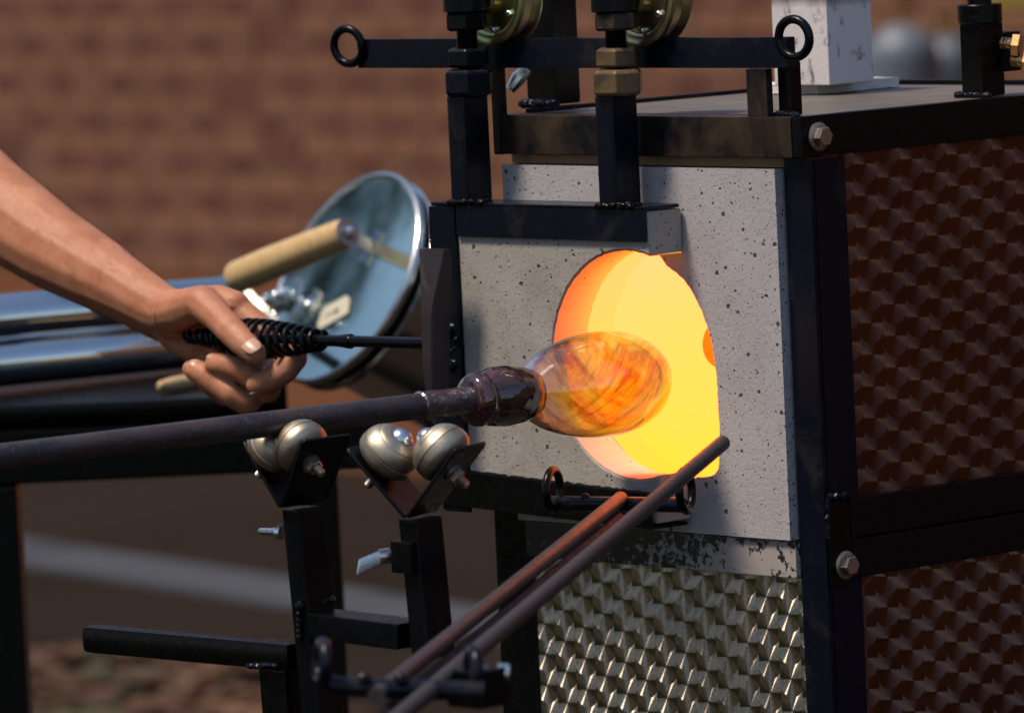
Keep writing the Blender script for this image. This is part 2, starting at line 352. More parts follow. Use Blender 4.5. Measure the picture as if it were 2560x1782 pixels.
# ------------------------------------------------------------------ mesh building
class MB:
    def __init__(s): s.bm = bmesh.new(); s.mi = 0
    def face(s, vs):
        try:
            f = s.bm.faces.new(vs); f.material_index = s.mi; return f
        except ValueError: return None
    def hexa(s, pts, bevel=0., seg=2):
        """8 corners: 0-3 one end loop, 4-7 the other"""
        b = s.bm if not bevel else bmesh.new()
        v = [b.verts.new(p) for p in pts]
        fs = []
        for q in ((3, 2, 1, 0), (4, 5, 6, 7), (0, 1, 5, 4), (1, 2, 6, 5), (2, 3, 7, 6), (3, 0, 4, 7)):
            fs.append(b.faces.new([v[i] for i in q]))
        if bevel:
            bmesh.ops.bevel(b, geom=list(b.edges), offset=bevel, segments=seg, profile=.6, affect='EDGES', clamp_overlap=True)
            s.absorb(b)
        else:
            for f in fs: f.material_index = s.mi
        return s
    def absorb(s, b):
        mp = {}
        for v in b.verts: mp[v] = s.bm.verts.new(v.co)
        for f in b.faces: s.face([mp[v] for v in f.verts])
        b.free()
    def box(s, c, hx, hy, hz, bevel=0., rot=None, seg=2):
        c = Vector(c); X, Y, Z = Vector((hx, 0, 0)), Vector((0, hy, 0)), Vector((0, 0, hz))
        if rot is not None: X, Y, Z = rot @ X, rot @ Y, rot @ Z
        return s.hexa([c-X-Y-Z, c+X-Y-Z, c+X+Y-Z, c-X+Y-Z, c-X-Y+Z, c+X-Y+Z, c+X+Y+Z, c-X+Y+Z], bevel, seg)
    def span(s, x0, x1, y0, y1, z0, z1, bevel=0., seg=2):
        return s.box(((x0+x1)/2, (y0+y1)/2, (z0+z1)/2), abs(x1-x0)/2, abs(y1-y0)/2, abs(z1-z0)/2, bevel, None, seg)
    def beam(s, p0, p1, A, B, bevel=0.):
        p0, p1, A, B = Vector(p0), Vector(p1), Vector(A), Vector(B)
        return s.hexa([p0-A-B, p0+A-B, p0+A+B, p0-A+B, p1-A-B, p1+A-B, p1+A+B, p1-A+B], bevel)
    def lathe(s, o, axis, prof, seg=32, rot=0., capa=True, capb=True, jit=None):
        o = Vector(o); ax = Vector(axis).normalized()
        e1 = ax.orthogonal().normalized() if abs(ax.z) < .9 else Vector((1, 0, 0))
        e1 = (e1 - ax*e1.dot(ax)).normalized(); e2 = ax.cross(e1)
        rings = []
        for t, r in prof:
            ring = []
            for i in range(seg):
                a = rot + 2*math.pi*i/seg
                p = o + ax*t + (e1*math.cos(a)+e2*math.sin(a))*r
                if jit: p = jit(p, t, a, o + ax*t)
                ring.append(s.bm.verts.new(p))
            rings.append(ring)
        for a, b in zip(rings, rings[1:]):
            for i in range(seg): s.face([a[i], a[(i+1) % seg], b[(i+1) % seg], b[i]])
        if capa: s.face(list(reversed(rings[0])))
        if capb: s.face(rings[-1])
        return s
    def tube(s, pts, r, seg=12, caps=True, closed=False):
        pts = [Vector(p) for p in pts]; n = len(pts)
        rs = r if isinstance(r, (list, tuple)) else [r]*n
        T = []
        for i in range(n):
            a = pts[(i-1) % n] if closed or i > 0 else pts[0]; b = pts[(i+1) % n] if closed or i < n-1 else pts[-1]
            T.append((b-a).normalized())
        N = T[0].orthogonal().normalized(); rings = []
        for i in range(n):
            N = (N - T[i]*N.dot(T[i])).normalized(); B = T[i].cross(N)
            rings.append([s.bm.verts.new(pts[i]+(N*math.cos(2*math.pi*k/seg)+B*math.sin(2*math.pi*k/seg))*rs[i]) for k in range(seg)])
        for i in range(n if closed else n-1):
            a, b = rings[i], rings[(i+1) % n]
            off = 0
            if closed and i == n-1:
                off = min(range(seg), key=lambda k: (b[k].co-a[0].co).length)
            for k in range(seg): s.face([a[k], a[(k+1) % seg], b[(k+1+off) % seg], b[(k+off) % seg]])
        if caps and not closed: s.face(list(reversed(rings[0]))); s.face(rings[-1])
        return s
    def ring(s, c, n, Rr, r, seg=40, ss=12):
        c = Vector(c); n = Vector(n).normalized(); e1 = n.orthogonal().normalized(); e2 = n.cross(e1)
        return s.tube([c+(e1*math.cos(2*math.pi*i/seg)+e2*math.sin(2*math.pi*i/seg))*Rr for i in range(seg)], r, ss, closed=True)
    def prism(s, poly, off):
        off = Vector(off); a = [s.bm.verts.new(Vector(p)) for p in poly]; b = [s.bm.verts.new(Vector(p)+off) for p in poly]
        n = len(a); s.face(a); s.face(list(reversed(b)))
        for i in range(n): s.face([a[(i+1) % n], a[i], b[i], b[(i+1) % n]])
        return s
    def nut(s, o, axis, r, h, rot=0., ch=.12):
        """hexagon with turned-down corners"""
        return s.lathe(o, axis, [(0, r*(1-ch)), (h*ch, r), (h*(1-ch), r), (h, r*(1-ch))], 6, rot)
    def blob(s, c, rx, ry, rz, seg=12, rough=.25, rot=None, seed=0):
        b = bmesh.new(); bmesh.ops.create_icosphere(b, subdivisions=3, radius=1)
        for v in b.verts:
            k = 1+rough*noise.noise(v.co*1.9+Vector((seed, seed*2.3, seed*.7)))
            p = Vector((v.co.x*rx, v.co.y*ry, v.co.z*rz))*k
            v.co = Vector(c)+(rot @ p if rot is not None else p)
        s.absorb(b); return s
    def build(s, name, mat, parent=None, smooth=35):
        bmesh.ops.recalc_face_normals(s.bm, faces=list(s.bm.faces))
        me = bpy.data.meshes.new(name)
        if smooth:
            for f in s.bm.faces: f.smooth = True
            for e in s.bm.edges:
                if len(e.link_faces) == 2 and e.calc_face_angle(0) > R(smooth): e.smooth = False
        s.bm.to_mesh(me); s.bm.free()
        for m in (mat if isinstance(mat, (list, tuple)) else [mat]): me.materials.append(m)
        o = link(name, me, parent)
        if 0 < smooth <= 40:
            wn = o.modifiers.new('flat', 'WEIGHTED_NORMAL'); wn.keep_sharp = True; wn.weight = 80
        return o
def link(name, me, parent=None):
    o = bpy.data.objects.new(name, me); COL.objects.link(o)
    if parent is not None:
        o.parent = parent; o.matrix_parent_inverse = MW(parent).inverted()
    return o
def MW(o):
    m = o.matrix_basis.copy()
    if o.parent: m = MW(o.parent) @ o.matrix_parent_inverse @ m
    return m
def tag(o, label, cat, group=None):
    o['label'] = label; o['category'] = cat
    if group: o['group'] = group
    return o
def thing(name, label, cat, loc, group=None):
    o = bpy.data.objects.new(name, None); COL.objects.link(o); o.location = loc; o.empty_display_size = .05
    return tag(o, label, cat, group)
def structure(o): o['kind'] = 'structure'; return o
def arc(c, r, a0, a1, n): return [(c[0]+r*math.cos(R(a0+(a1-a0)*i/n)), c[1]+r*math.sin(R(a0+(a1-a0)*i/n))) for i in range(n+1)]

# ------------------------------------------------------------------ ground, kerb, bed
def sheet(name, pts, mat, z):
    b = MB(); b.face([b.bm.verts.new((x, y, z)) for x, y in pts]); return structure(b.build(name, mat, None, 0))
sheet('ground', [(-90, -90), (90, -90), (90, 90), (-90, 90)], M['asphalt'], 0)
k0, k1 = Vector((-8.80, 6.31, 0)), Vector((-7.615, 6.105, 0))
kd = (k1-k0).normalized(); kn = Vector((-kd.y, kd.x, 0))
kb = MB(); kw = .125
for i in range(-14, 12):       # cast in lengths with open joints between them
    a, c = k0+kd*(i*1.5+.012), k0+kd*((i+1)*1.5-.012)
    kb.hexa([a-kn*kw+Vector((0, 0, -.05)), c-kn*kw+Vector((0, 0, -.05)), c+kn*kw+Vector((0, 0, -.05)), a+kn*kw+Vector((0, 0, -.05)),
             a-kn*kw+Vector((0, 0, .012)), c-kn*kw+Vector((0, 0, .012)), c+kn*kw+Vector((0, 0, .012)), a+kn*kw+Vector((0, 0, .012))])
structure(kb.build('kerb', M['kerbmat'], None, 0))
sheet('garden_bed', [(-40, 7.9), (30, 7.9), (30, 12.38), (-40, 12.38)], M['bed'], .004)

sheet('lawn', [(-40, -40), (12, -40), (12, -4.5), (-40, -1.0)], m_ground('grass_lawn', (.016, .022, .006), (.030, .036, .012), 1.6), .004)
def m_leaf(nm, c0, c1):
    a = NT(nm); c = a.mix(a.noise(a.geo(), 1.6, 4), rgb(*c0), rgb(*c1))
    a.bsdf(Base_Color=c, Roughness=.55); return a.m
M['leaf'] = m_leaf('tree_leaf', (.012, .024, .006), (.034, .056, .014)); M['pale_leaf'] = m_leaf('pale_tree_leaf', (.045, .085, .035), (.10, .17, .07)); M['bark'] = plain('bark', (.07, .05, .035), .9, 0, .3, 12, .6, .01)
cr_me = None
for i, (tx_, ty_, th_, lab) in enumerate(((-11, -6.5, 11.5, 'tall unseen leafy tree in front of the furnace beyond the lawn, beside the paler tree'), (-7.5, -9.8, 12.5, 'broad unseen leafy tree beyond the lawn, third from the wall'),
                                          (-2.6, -12.2, 11.0, 'unseen leafy tree beyond the lawn, fourth from the wall'), (-13.5, -3.6, 9.0, 'unseen paler green leafy tree beyond the lawn, closest to the line of the wall'), (3.5, -14, 10.0, 'unseen leafy tree beyond the lawn behind the camera'))):
    tr = thing('tree', lab, 'tree', (tx_, ty_, 0), 'unseen trees beyond the lawn')  # out of view; set close and tall to shape reflections in the metal
    b = MB(); b.tube([(tx_, ty_, -.1), (tx_+.1, ty_, 1.6), (tx_+.05, ty_+.1, 3.4), (tx_, ty_, th_*.7)], [.26, .20, .16, .05], 10)
    for k in range(6):
        a = k*1.05+i; b.tube([(tx_+.05, ty_+.05, 2.4+k*.35), (tx_+1.2*math.cos(a), ty_+1.2*math.sin(a), 3.6+k*.4), (tx_+2.1*math.cos(a), ty_+2.1*math.sin(a), 4.4+k*.5)], [.09, .06, .02], 6)
    b.build('trunk', M['bark'], tr)
    b = MB(); rng = random.Random(i)
    for cl_ in range(70):
        a, h = rng.random()*6.28, rng.random(); rr_ = 2.9*math.sqrt(max(.05, 1-(2*h-1)**2))*rng.uniform(.35, 1)
        cp = Vector((tx_+rr_*math.cos(a), ty_+rr_*math.sin(a), 1.3+h*(th_-1.3)))
        for l_ in range(60):
            p = cp+Vector((rng.gauss(0, .42), rng.gauss(0, .42), rng.gauss(0, .36))); u_ = Vector((rng.gauss(0, 1), rng.gauss(0, 1), rng.gauss(0, .6))).normalized(); w_ = u_.orthogonal().normalized()
            v = b.bm.verts.new; b.face([v(p-u_*.17), v(p+w_*.075), v(p+u_*.17), v(p-w_*.075)])
    b.build('crown', M['pale_leaf'] if i == 3 else M['leaf'], tr, 0)

# ------------------------------------------------------------------ brick wall
WY = 12.40
wall = thing('brick_wall', 'brown brick wall with dark red headers far behind the furnace', 'wall', (-12, WY+.11, 0))
bh, bl, hl, jt = .065, .225, .105, .010
def brick_mesh(nm, L, mat):
    b = MB(); b.box((0, 0, 0), L/2, .05, bh/2, .004, None, 1); bmesh.ops.recalc_face_normals(b.bm, faces=list(b.bm.faces))
    me = bpy.data.meshes.new(nm); b.bm.to_mesh(me); b.bm.free(); me.materials.append(mat); return me
me_s = brick_mesh('stretcher_brick', bl, M['brick_a']); me_h = brick_mesh('header_brick', hl, M['brick_b']); me_sb = brick_mesh('red_stretcher_brick', bl, M['brick_b']); me_sc = brick_mesh('mid_stretcher_brick', bl, M['brick_c'])
def to_px(p):
    q = p-CAM; z = q.dot(fwd); return 1280+F_PX*q.dot(rt)/z, 891-F_PX*q.dot(up)/z
rest = {0: MB(), 1: MB()}; picks = []
nrow = 92; row_h = bh+jt
for r_ in range(nrow):
    z = row_h/2+r_*row_h
    x = -24.0 + (0 if r_ % 2 == 0 else (.0 if r_ % 4 == 1 else -.17)); k = 0
    while x < 26:
        head = (r_ % 2 == 1) and (k % 2 == 0)
        L = hl if head else bl
        if r_ % 2 == 0 and k == 0: L = bl
        c = Vector((x+L/2, WY+.05+random.uniform(-.003, .003), z))
        px, py = to_px(c)
        vis = (-20 < px < 1240 and -25 < py < 690) or (1330 < px < 1960 and -25 < py < 250)
        item = (c, head, 1 if (not head) and random.random() < .05 else (2 if r_ % 2 else 0))
        if vis: picks.append((abs(px-600)+abs(py-350), item))
        else: rest[1 if head else 0].box(c, L/2, .05, bh/2)
        x += L+jt; k += 1
picks.sort(key=lambda q: q[0])
for i, (_, (c, head, red)) in enumerate(picks):
    if i < 296:
        o = link('brick', me_h if head else (me_s, me_sb, me_sc)[red], wall); o.location = c; o.rotation_euler = (0, R(random.uniform(-.3, .3)), 0)
    else: rest[1 if head else 0].box(c, (hl if head else bl)/2, .05, bh/2)
for k, mt in ((0, M['brick_a']), (1, M['brick_b'])):
    o = rest[k].build('brick_courses', mt, wall, 0); o['kind'] = 'stuff'
MB().span(-24.3, 26.2, WY+.012, WY+.22, 0.0, nrow*row_h+.01).build('mortar_backing', M['mortar'], wall, 0)

# ------------------------------------------------------------------ furnace
FUR = thing('furnace', 'black steel framed glass furnace with a glowing round mouth and patterned metal side panels', 'furnace', (0, .17, 0))
X1, ZT = .1485, 1.5298
# castable front with its egg shaped mouth
hr = [(.0040, 1.4335), (.0102, 1.4258), (.0200, 1.4212), (.0286, 1.4154), (.0360, 1.4075), (.0414, 1.3985), (.0456, 1.391), (.0491, 1.383), (.0515, 1.375), (.0532, 1.3662), (.0546, 1.357),
      (.0555, 1.3469), (.0557, 1.338), (.0556, 1.3287), (.0560, 1.3200), (.0560, 1.3104), (.0550, 1.298), (.0534, 1.2862), (.0479, 1.2815), (.0324, 1.2796), (.012, 1.2790)]
hole = hr + [(-.008, 1.2795), (-.0250, 1.2845), (-.0440, 1.2970), (-.0585, 1.3115), (-.0690, 1.3300), (-.0748, 1.3500), (-.0752, 1.3690), (-.0710, 1.3880), (-.0615, 1.4055), (-.0490, 1.4212), (-.0295, 1.4330), (-.010, 1.4380)]
def ring_slab(b, hole_pts, x0, x1, z0, z1, y0, y1, cx=.006, cz=1.352):
    A, Bm, Cc, Dd = [], [], [], []
    def outer(a):
        dx, dz = math.cos(a), math.sin(a); t = 9
        for w, d, lo, hi in ((cx, dx, x0, x1), (cz, dz, z0, z1)):
            if abs(d) > 1e-9: t = min(t, ((hi if d > 0 else lo)-w)/d)
        return cx+dx*t, cz+dz*t
    pts = []
    n = 180
    hp = [(math.atan2(z-cz, x-cx), math.hypot(x-cx, z-cz)) for x, z in hole_pts]; hp.sort()
    hp = [(hp[-1][0]-2*math.pi, hp[-1][1])]+hp+[(hp[0][0]+2*math.pi, hp[0][1])]
    angs = [-math.pi+2*math.pi*i/n for i in range(n)]
    angs += [math.atan2(zz-cz, xx-cx) for xx in (x0, x1) for zz in (z0, z1)]
    angs.sort()
    for a in angs:
        for (a0, r0), (a1, r1) in zip(hp, hp[1:]):
            if a0 <= a <= a1: r = r0+(r1-r0)*(a-a0)/max(1e-9, a1-a0); break
        r += .0007*noise.noise(Vector((math.cos(a)*18, math.sin(a)*18, 3)))+.0004*noise.noise(Vector((math.cos(a)*60, math.sin(a)*60, 3)))
        hx, hz = cx+r*math.cos(a), cz+r*math.sin(a); ox, oz = outer(a)
        pts.append((hx, hz, ox, oz))
    v = b.bm.verts.new
    loops = [[v((p[0], y0, p[1])) for p in pts], [v((p[2], y0, p[3])) for p in pts], [v((p[0], y1, p[1])) for p in pts], [v((p[2], y1, p[3])) for p in pts]]
    n = len(pts)
    for i in range(n):
        j = (i+1) % n
        b.face([loops[0][i], loops[1][i], loops[1][j], loops[0][j]]); b.face([loops[2][j], loops[3][j], loops[3][i], loops[2][i]])
        b.face([loops[0][j], loops[2][j], loops[2][i], loops[0][i]]); b.face([loops[1][i], loops[3][i], loops[3][j], loops[1][j]])
    return pts
b = MB(); pp = ring_slab(b, hole, -.1535, .1205, 1.2405, 1.494, 0, .0265); b.build('castable_front', M['panel'], FUR, 30)
b = MB(); lin_ = []
for y_, k_ in ((.0010, .9955), (.0262, .9955)): lin_.append([b.bm.verts.new((.006+(p[0]-.006)*k_, y_, 1.352+(p[1]-1.352)*k_)) for p in pp])
for i in range(len(pp)): b.face([lin_[0][i], lin_[0][(i+1) % len(pp)], lin_[1][(i+1) % len(pp)], lin_[1][i]])
b.build('hot_mouth_lining', M['glowlip'], FUR, 40)
MB().span(-.153, .1205, .0455, .056, 1.485, 1.5015).build('insulation_board', M['board'], FUR)
MB().span(-.153, .1215, .009, .044, 1.4945, 1.5015, .001).build('insulation_strip', M['board'], FUR)
# chamber behind the front: wider drum with a closed back
b = MB()
n = 48
f0 = [b.bm.verts.new((p[0], .0268, p[1])) for p in pp]
def drum(y, s): return [b.bm.verts.new((.006+.092*s*math.cos(math.atan2(p[1]-1.352, p[0]-.006)), y, 1.352+.092*s*math.sin(math.atan2(p[1]-1.352, p[0]-.006)))) for p in pp]
f1 = drum(.0270, 1); f2 = drum(.285, 1)
for A, B_ in ((f0, f1), (f1, f2)):
    for i in range(len(pp)): b.face([A[i], A[(i+1) % len(pp)], B_[(i+1) % len(pp)], B_[i]])
b.face(f2); b.build('hot_chamber', M['glow'], FUR, 40)
pc = FX(1803, 856, -.0855)
b = MB(); b.lathe((-.0862, pc.y, pc.z), (1, 0, 0), [(-.001, .0185), (.003, .0185), (.003, .001)], 32); b.build('burner_port', M['glowred'], FUR)
MB().span(X1-.0125, X1-.0100, .0300, .336, .42, 1.5012).build('side_light_block', M['black'], FUR)  # added backing plate, keeps chamber light from leaking between the angles
# frame
def part(nm, b, mat, sm=35): return b.build(nm, mat, FUR, sm)
part('top_front_rail', MB().span(-.150, X1-.0082, -.0025, .024, 1.5018, ZT, .0012), M['scaled'])
part('top_side_rail', MB().span(X1-.0075, X1+.0012, -.0025, .345, 1.5022, ZT+.0004, .0012), M['black'])
part('top_left_rail', MB().span(-.153, -.147, .0245, .345, 1.5018, ZT+.0025, .0008), M['black'])
part('top_rear_rail', MB().span(-.146, X1-.0085, .338, .345, 1.5018, ZT+.0030, .0008), M['black'])
b = MB(); b.span(-.1468, X1-.0080, .0245, .3375, 1.522, ZT-.0006); part('top_plate', b, M['top'] if 'top' in M else plain('stained_grey_top_plate', (.15, .125, .105), .50, .3, .45, 22, .2))
b = MB(); b.span(.1228, X1-.0004, .0065, .0105, .30, 1.5012, .0009); b.span(X1-.0044, X1, .0110, .0400, .30, 1.5010, .0009); part('corner_post', b, M['navy'])
L0 = FY(1240, 1450, .008).x
part('left_leg', MB().span(L0, L0+.043, .008, .045, .30, 1.247, .003), M['dark'])
MB().span(-.150, -.1465, .03, .335, 1.24, 1.5012).build('left_wall', M['black'], FUR)
MB().span(-.145, X1-.006, .330, .337, .6, 1.5010).build('rear_wall', M['black'], FUR)
part('lower_front_angle', MB().span(-.150, .1222, .0030, .0300, 1.2140, 1.2395, .0012), M['spatter'])
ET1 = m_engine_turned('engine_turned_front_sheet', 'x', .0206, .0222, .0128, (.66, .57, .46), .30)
ET2 = m_engine_turned('engine_turned_side_sheet', 'y', .0230, .0218, .0140, (.20, .105, .075), .26, .4)  # reddish brown base stands in for the brick wall reflected in steel
ET3 = m_engine_turned('engine_turned_lower_side_sheet', 'y', .0225, .0214, .0136, (.23, .13, .098), .30, .15)  # wall reflection put into this sheet's brown too
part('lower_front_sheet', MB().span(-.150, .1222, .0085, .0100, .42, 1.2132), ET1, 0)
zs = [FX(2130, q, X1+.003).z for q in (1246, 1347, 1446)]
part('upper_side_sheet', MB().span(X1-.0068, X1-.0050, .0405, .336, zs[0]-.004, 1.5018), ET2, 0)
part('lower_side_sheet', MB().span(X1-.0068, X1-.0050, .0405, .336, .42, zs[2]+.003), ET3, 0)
ys0 = FX(2126, 1300, X1+.002).y
part('side_angle', MB().span(X1-.0045, X1+.0026, ys0, .345, zs[1]+.0006, zs[0], .0012), M['black'])
part('side_angle', MB().span(X1-.0045, X1+.0022, ys0, .345, zs[2], zs[1]-.0006, .0012), M['black'])
part('corner_gusset', MB().span(X1+.0004, X1+.0020, FX(2066, 1300, X1).y, ys0-.0006, zs[2]-.004, zs[0]-.003, .0005), M['dark'])
wb = MB(); g0 = FX(2066, 1245, X1+.002); g1 = FX(2122, 1236, X1+.002)
wb.tube([g0.lerp(g1, i/8)+Vector((.001, 0, .0012*math.sin(i*2.3))) for i in range(9)], [.0026+.0006*math.sin(i*3.1) for i in range(9)], 10)
g2 = FX(2066, 1345, X1+.002); wb.tube([g0.lerp(g2, i/10)+Vector((.001, .0005*math.sin(i*2.1), 0)) for i in range(11)], [.0016+.0004*math.sin(i*2.7) for i in range(11)], 8)
part('weld_bead', wb, M['navy'])
for px, py in ((2047, 342), (2114, 1412)):
    o = FX(px, py, X1+.0026)
    b = MB(); b.lathe(o-Vector((.001, 0, 0)), (1, 0, 0), [(0, .0097), (.0016, .0098), (.0024, .0085), (.0026, .006)], 32)
    b.nut(o+Vector((.0012, 0, 0)), (1, 0, 0), .0072, .0060, .35, .14)
    part('hex_bolt', b, M['bolt'])
# track on top of the front: bar, end rings, two uprights
tz0, tz1 = FY(1400, 171, 0).z, FY(1400, 96, 0).z
tx0, tx1 = FY(893, 135, 0).x, FY(1972, 130, 0).x
b = MB(); b.span(tx0, tx1, .0000, .0065, tz0, tz1, .0008); part('track_bar', b, M['navy'])
for px, py, nn in ((870, 116, (-.2, 1, .1)), (1985, 96, (-.14, 1, .05))):
    c = FY(px, py, -.0045); b = MB(); b.ring(c, nn, .0128, .0031); part('end_ring', b, M['black'])
xa, xb = FY(1872, 230, 0).x, FY(1922, 230, 0).x
b = MB(); b.span(xa, xb, -.0022, .0040, ZT-.004, tz0-.0004, .0008); part('track_upright', b, M['scaled'])
b = MB(); b.span(xb+.001, xb+.0135, .0075, .0185, ZT+.0002, tz0+.004, .0015); part('track_upright', b, M['dark'])
b = MB(); xl = FY(1238, 230, .012).x; b.span(xl, xl+.0085, .0075, .0155, 1.5305-.03, tz1-.004, .0015); part('track_upright', b, M['dark'])
wb = MB()
for x_, y_, r_ in ((xb+.003, .006, .0032), (xb+.010, .0055, .0025), (xb+.017, .006, .0022)): wb.blob((x_, y_, ZT+.001), .005, .003, r_, seed=x_*99)
part('weld_bead', wb, M['navy'])
# post standing at the back left of the top
q = FZ(1365, 262, ZT); b = MB(); b.span(q.x-.018, q.x+.012, q.y-.002, q.y+.024, ZT, ZT+.16, .002); part('rear_post', b, M['dark'])
wb = MB(); [wb.blob((q.x-.018+.006*i, q.y-.004, ZT+.001), .006, .004, .0035, seed=i) for i in range(6)]; part('weld_bead', wb, M['navy'])
b = MB(); h0 = AT(1318, 172, 4.58); h1 = AT(1275, 226, 4.58)
b.tube([h0, h0.lerp(h1, .5)+Vector((0, 0, .001)), h1], [.004, .0055, .0035], 10); part('wing_lever', b, M['zinc'])
# clamp post on the right edge
q = FZ(2457, 243, ZT); zc = FY(2450, 60, q.y).z
b = MB(); b.span(q.x-.020, q.x, q.y, q.y+.0235, ZT, zc, .0015); part('clamp_post', b, M['dark'])
b = MB(); b.lathe((q.x-.0105, q.y+.0115, zc), (0, 0, 1), [(0, .0150), (.0006, .0156), (.0125, .0156), (.0132, .0150)], 40); b.lathe((q.x-.0105, q.y+.0115, zc+.0132), (0, 0, 1), [(0, .0085), (.06, .0085)], 24)
part('clamp_collar', b, M['dark'])
hc = FY(2438, 36, q.y-.0042); b = MB(); b.lathe(hc, (.35, -1, 0), [(0, .0034), (.0012, .0034), (.0010, .0022), (-.001, .0021)], 20); part('set_screw', b, M['black'])
b = MB(); c = AT(2485, 130, 4.50); b.box(c+Vector((.004, .004, 0)), .009, .010, .014, .0015); part('clamp_block', b, M['black'])
for px, py, rr_ in ((2500, 108, .0085), (2528, 150, .0085)):
    o = AT(px, py, 4.485); d_ = (rt*.93-up*.12-fwd*.25).normalized(); b = MB()
    b.lathe(o, d_, [(0, .0042), (.0012, .0046), (.0024, .0042), (.0036, .0046), (.0048, .0042), (.006, .0046), (.0085, .0042)], 18); b.nut(o+d_*.0085, d_, rr_, .0065, .3)
    part('brass_bolt', b, M['brass'])
wb = MB(); [wb.blob((q.x-.020+.005*i, q.y-.002, ZT+.001), .005, .0035, .003, seed=i+3) for i in range(6)]; part('weld_bead', wb, M['dark'])

# flue on the top plate
qc = FZ(2044, 236, ZT)
FL = thing('fibre_flue', 'white square fibre flue with scorched smudges standing on the furnace top', 'flue', (qc.x-.05, qc.y+.04, ZT))
def rough_box(b, x0, x1, y0, y1, z0, z1, amp, n=10, seed=0):
    bb = bmesh.new(); bmesh.ops.create_cube(bb, size=1)
    bmesh.ops.subdivide_edges(bb, edges=list(bb.edges), cuts=n, use_grid_fill=True)
    for v in bb.verts:
        p = Vector((x0+(v.co.x+.5)*(x1-x0), y0+(v.co.y+.5)*(y1-y0), z0+(v.co.z+.5)*(z1-z0)))
        v.co = p+noise.noise_vector(p*160+Vector((seed, 0, 0)))*amp+noise.noise_vector(p*500)*amp*.5
    b.absorb(bb)
b = MB(); rough_box(b, qc.x-.070, qc.x, qc.y, qc.y+.085, ZT, ZT+.0068, .0006, 24); b.build('base_gasket', M['fibre'], FL, 60)
cc = FZ(2074, 214, ZT+.007)
def m_flue():
    a = NT('smudged_white_fibre'); v = a.geo(); sp = a.n('ShaderNodeSeparateXYZ'); a.set(sp.inputs[0], v)
    n1 = a.noise(a.mapv(v, (1, 1, .7)), 55, 5, .65, .8); top = a.range(a.math('ADD', sp.outputs[2], a.math('MULTIPLY', n1, .012)), 1.598, 1.606)
    f = a.math('MAXIMUM', a.range(n1, .57, .68, 0, .85), a.math('MULTIPLY', top, .85))
    c = a.mix(f, a.mix(a.noise(v, 20, 4), rgb(.56, .52, .53), rgb(.68, .65, .66)), rgb(.07, .05, .055))
    a.bsdf(Base_Color=c, Roughness=.95, Normal=a.bump(a.noise(v, 350, 5, .7), .4, .001)); return a.m
b = MB(); b.span(cc.x-.056, cc.x, cc.y, cc.y+.046, ZT+.0070, ZT+.082, .0012); b.build('flue_shell', m_flue(), FL)
b = MB(); b.span(cc.x-.061, cc.x+.003, cc.y-.004, cc.y+.050, ZT+.0824, ZT+.10, .001); b.build('cap_band', M['navy'], FL)

# ------------------------------------------------------------------ sliding door hung on the track
DOOR = thing('sliding_door', 'grey castable door with a half round notch, black angle edges and threaded hangers on wheels', 'furnace door', (-.07, -.018, 1.25))
dy0, dy1 = -.0340, -.0012
xe = .0288
b = MB()
loop = [(xe, 1.4383)]
na = 90
for i in range(na+1):
    a = R(73+(287-73)*i/na); r = .0795+.0006*noise.noise(Vector((i*.9, 2, 0)))+.0003*noise.noise(Vector((i*2.7, 9, 0)))
    loop.append((.0060+r*math.cos(a), 1.3600+r*math.sin(a)))
loop += [(xe, 1.2815), (xe-.003, 1.2505), (-.1650, 1.2580), (-.1662, 1.4600), (-.1640, 1.4665), (xe+.0004, 1.4665)]
b.prism([(x, dy0, z) for x, z in loop], (0, dy1-dy0, 0))
slab = b.build('castable_slab', M['door'], DOOR, 40)
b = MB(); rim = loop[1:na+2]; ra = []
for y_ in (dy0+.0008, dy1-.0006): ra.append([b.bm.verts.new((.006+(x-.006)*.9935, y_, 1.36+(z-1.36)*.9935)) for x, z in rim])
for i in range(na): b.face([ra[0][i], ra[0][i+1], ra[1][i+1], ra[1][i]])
b.build('lit_hot_notch_rim', M['litrim'], DOOR, 60)
bv = slab.modifiers.new('edge', 'BEVEL'); bv.width = .0016; bv.segments = 2; bv.limit_method = 'ANGLE'; bv.angle_limit = R(50)
b = MB()
b.span(-.1640, .0292, -.0368, -.0342, 1.4458, 1.4690, .0006); b.span(-.1900, .0300, -.0368, -.0040, 1.4672, 1.4698, .0006)
part2 = lambda nm, b, mat, sm=35: b.build(nm, mat, DOOR, sm)
part2('top_angle', b, M['navy'])
b = MB()
b.hexa([(-.1900, -.0370, 1.2490), (-.1642, -.0370, 1.2490), (-.1642, -.0340, 1.2490), (-.1900, -.0340, 1.2490), (-.1900, -.0370, 1.4668), (-.1655, -.0370, 1.4668), (-.1655, -.0340, 1.4668), (-.1900, -.0340, 1.4668)], .0006)
b.span(-.1925, -.1902, -.0368, -.0040, 1.2500, 1.4668, .0006)
part2('side_angle', b, M['navy'])
b = MB()
def zb(x): return 1.2560+(x+.19)*(-.0318)
def zt(x): return 1.2800+(x+.168)*(-.0365)
ex = .0245
n = 60
top = [(-.1900+(ex+.19)*i/n) for i in range(n+1)]
b.hexa([(-.1905, -.0385, zb(-.1905)), (ex, -.0385, zb(ex)), (ex, -.0372, zb(ex)), (-.1905, -.0372, zb(-.1905)),
        (-.1905, -.0385, zt(-.1905)-.002), (ex, -.0385, zt(ex)-.002), (ex, -.0372, zt(ex)-.002), (-.1905, -.0372, zt(-.1905)-.002)])
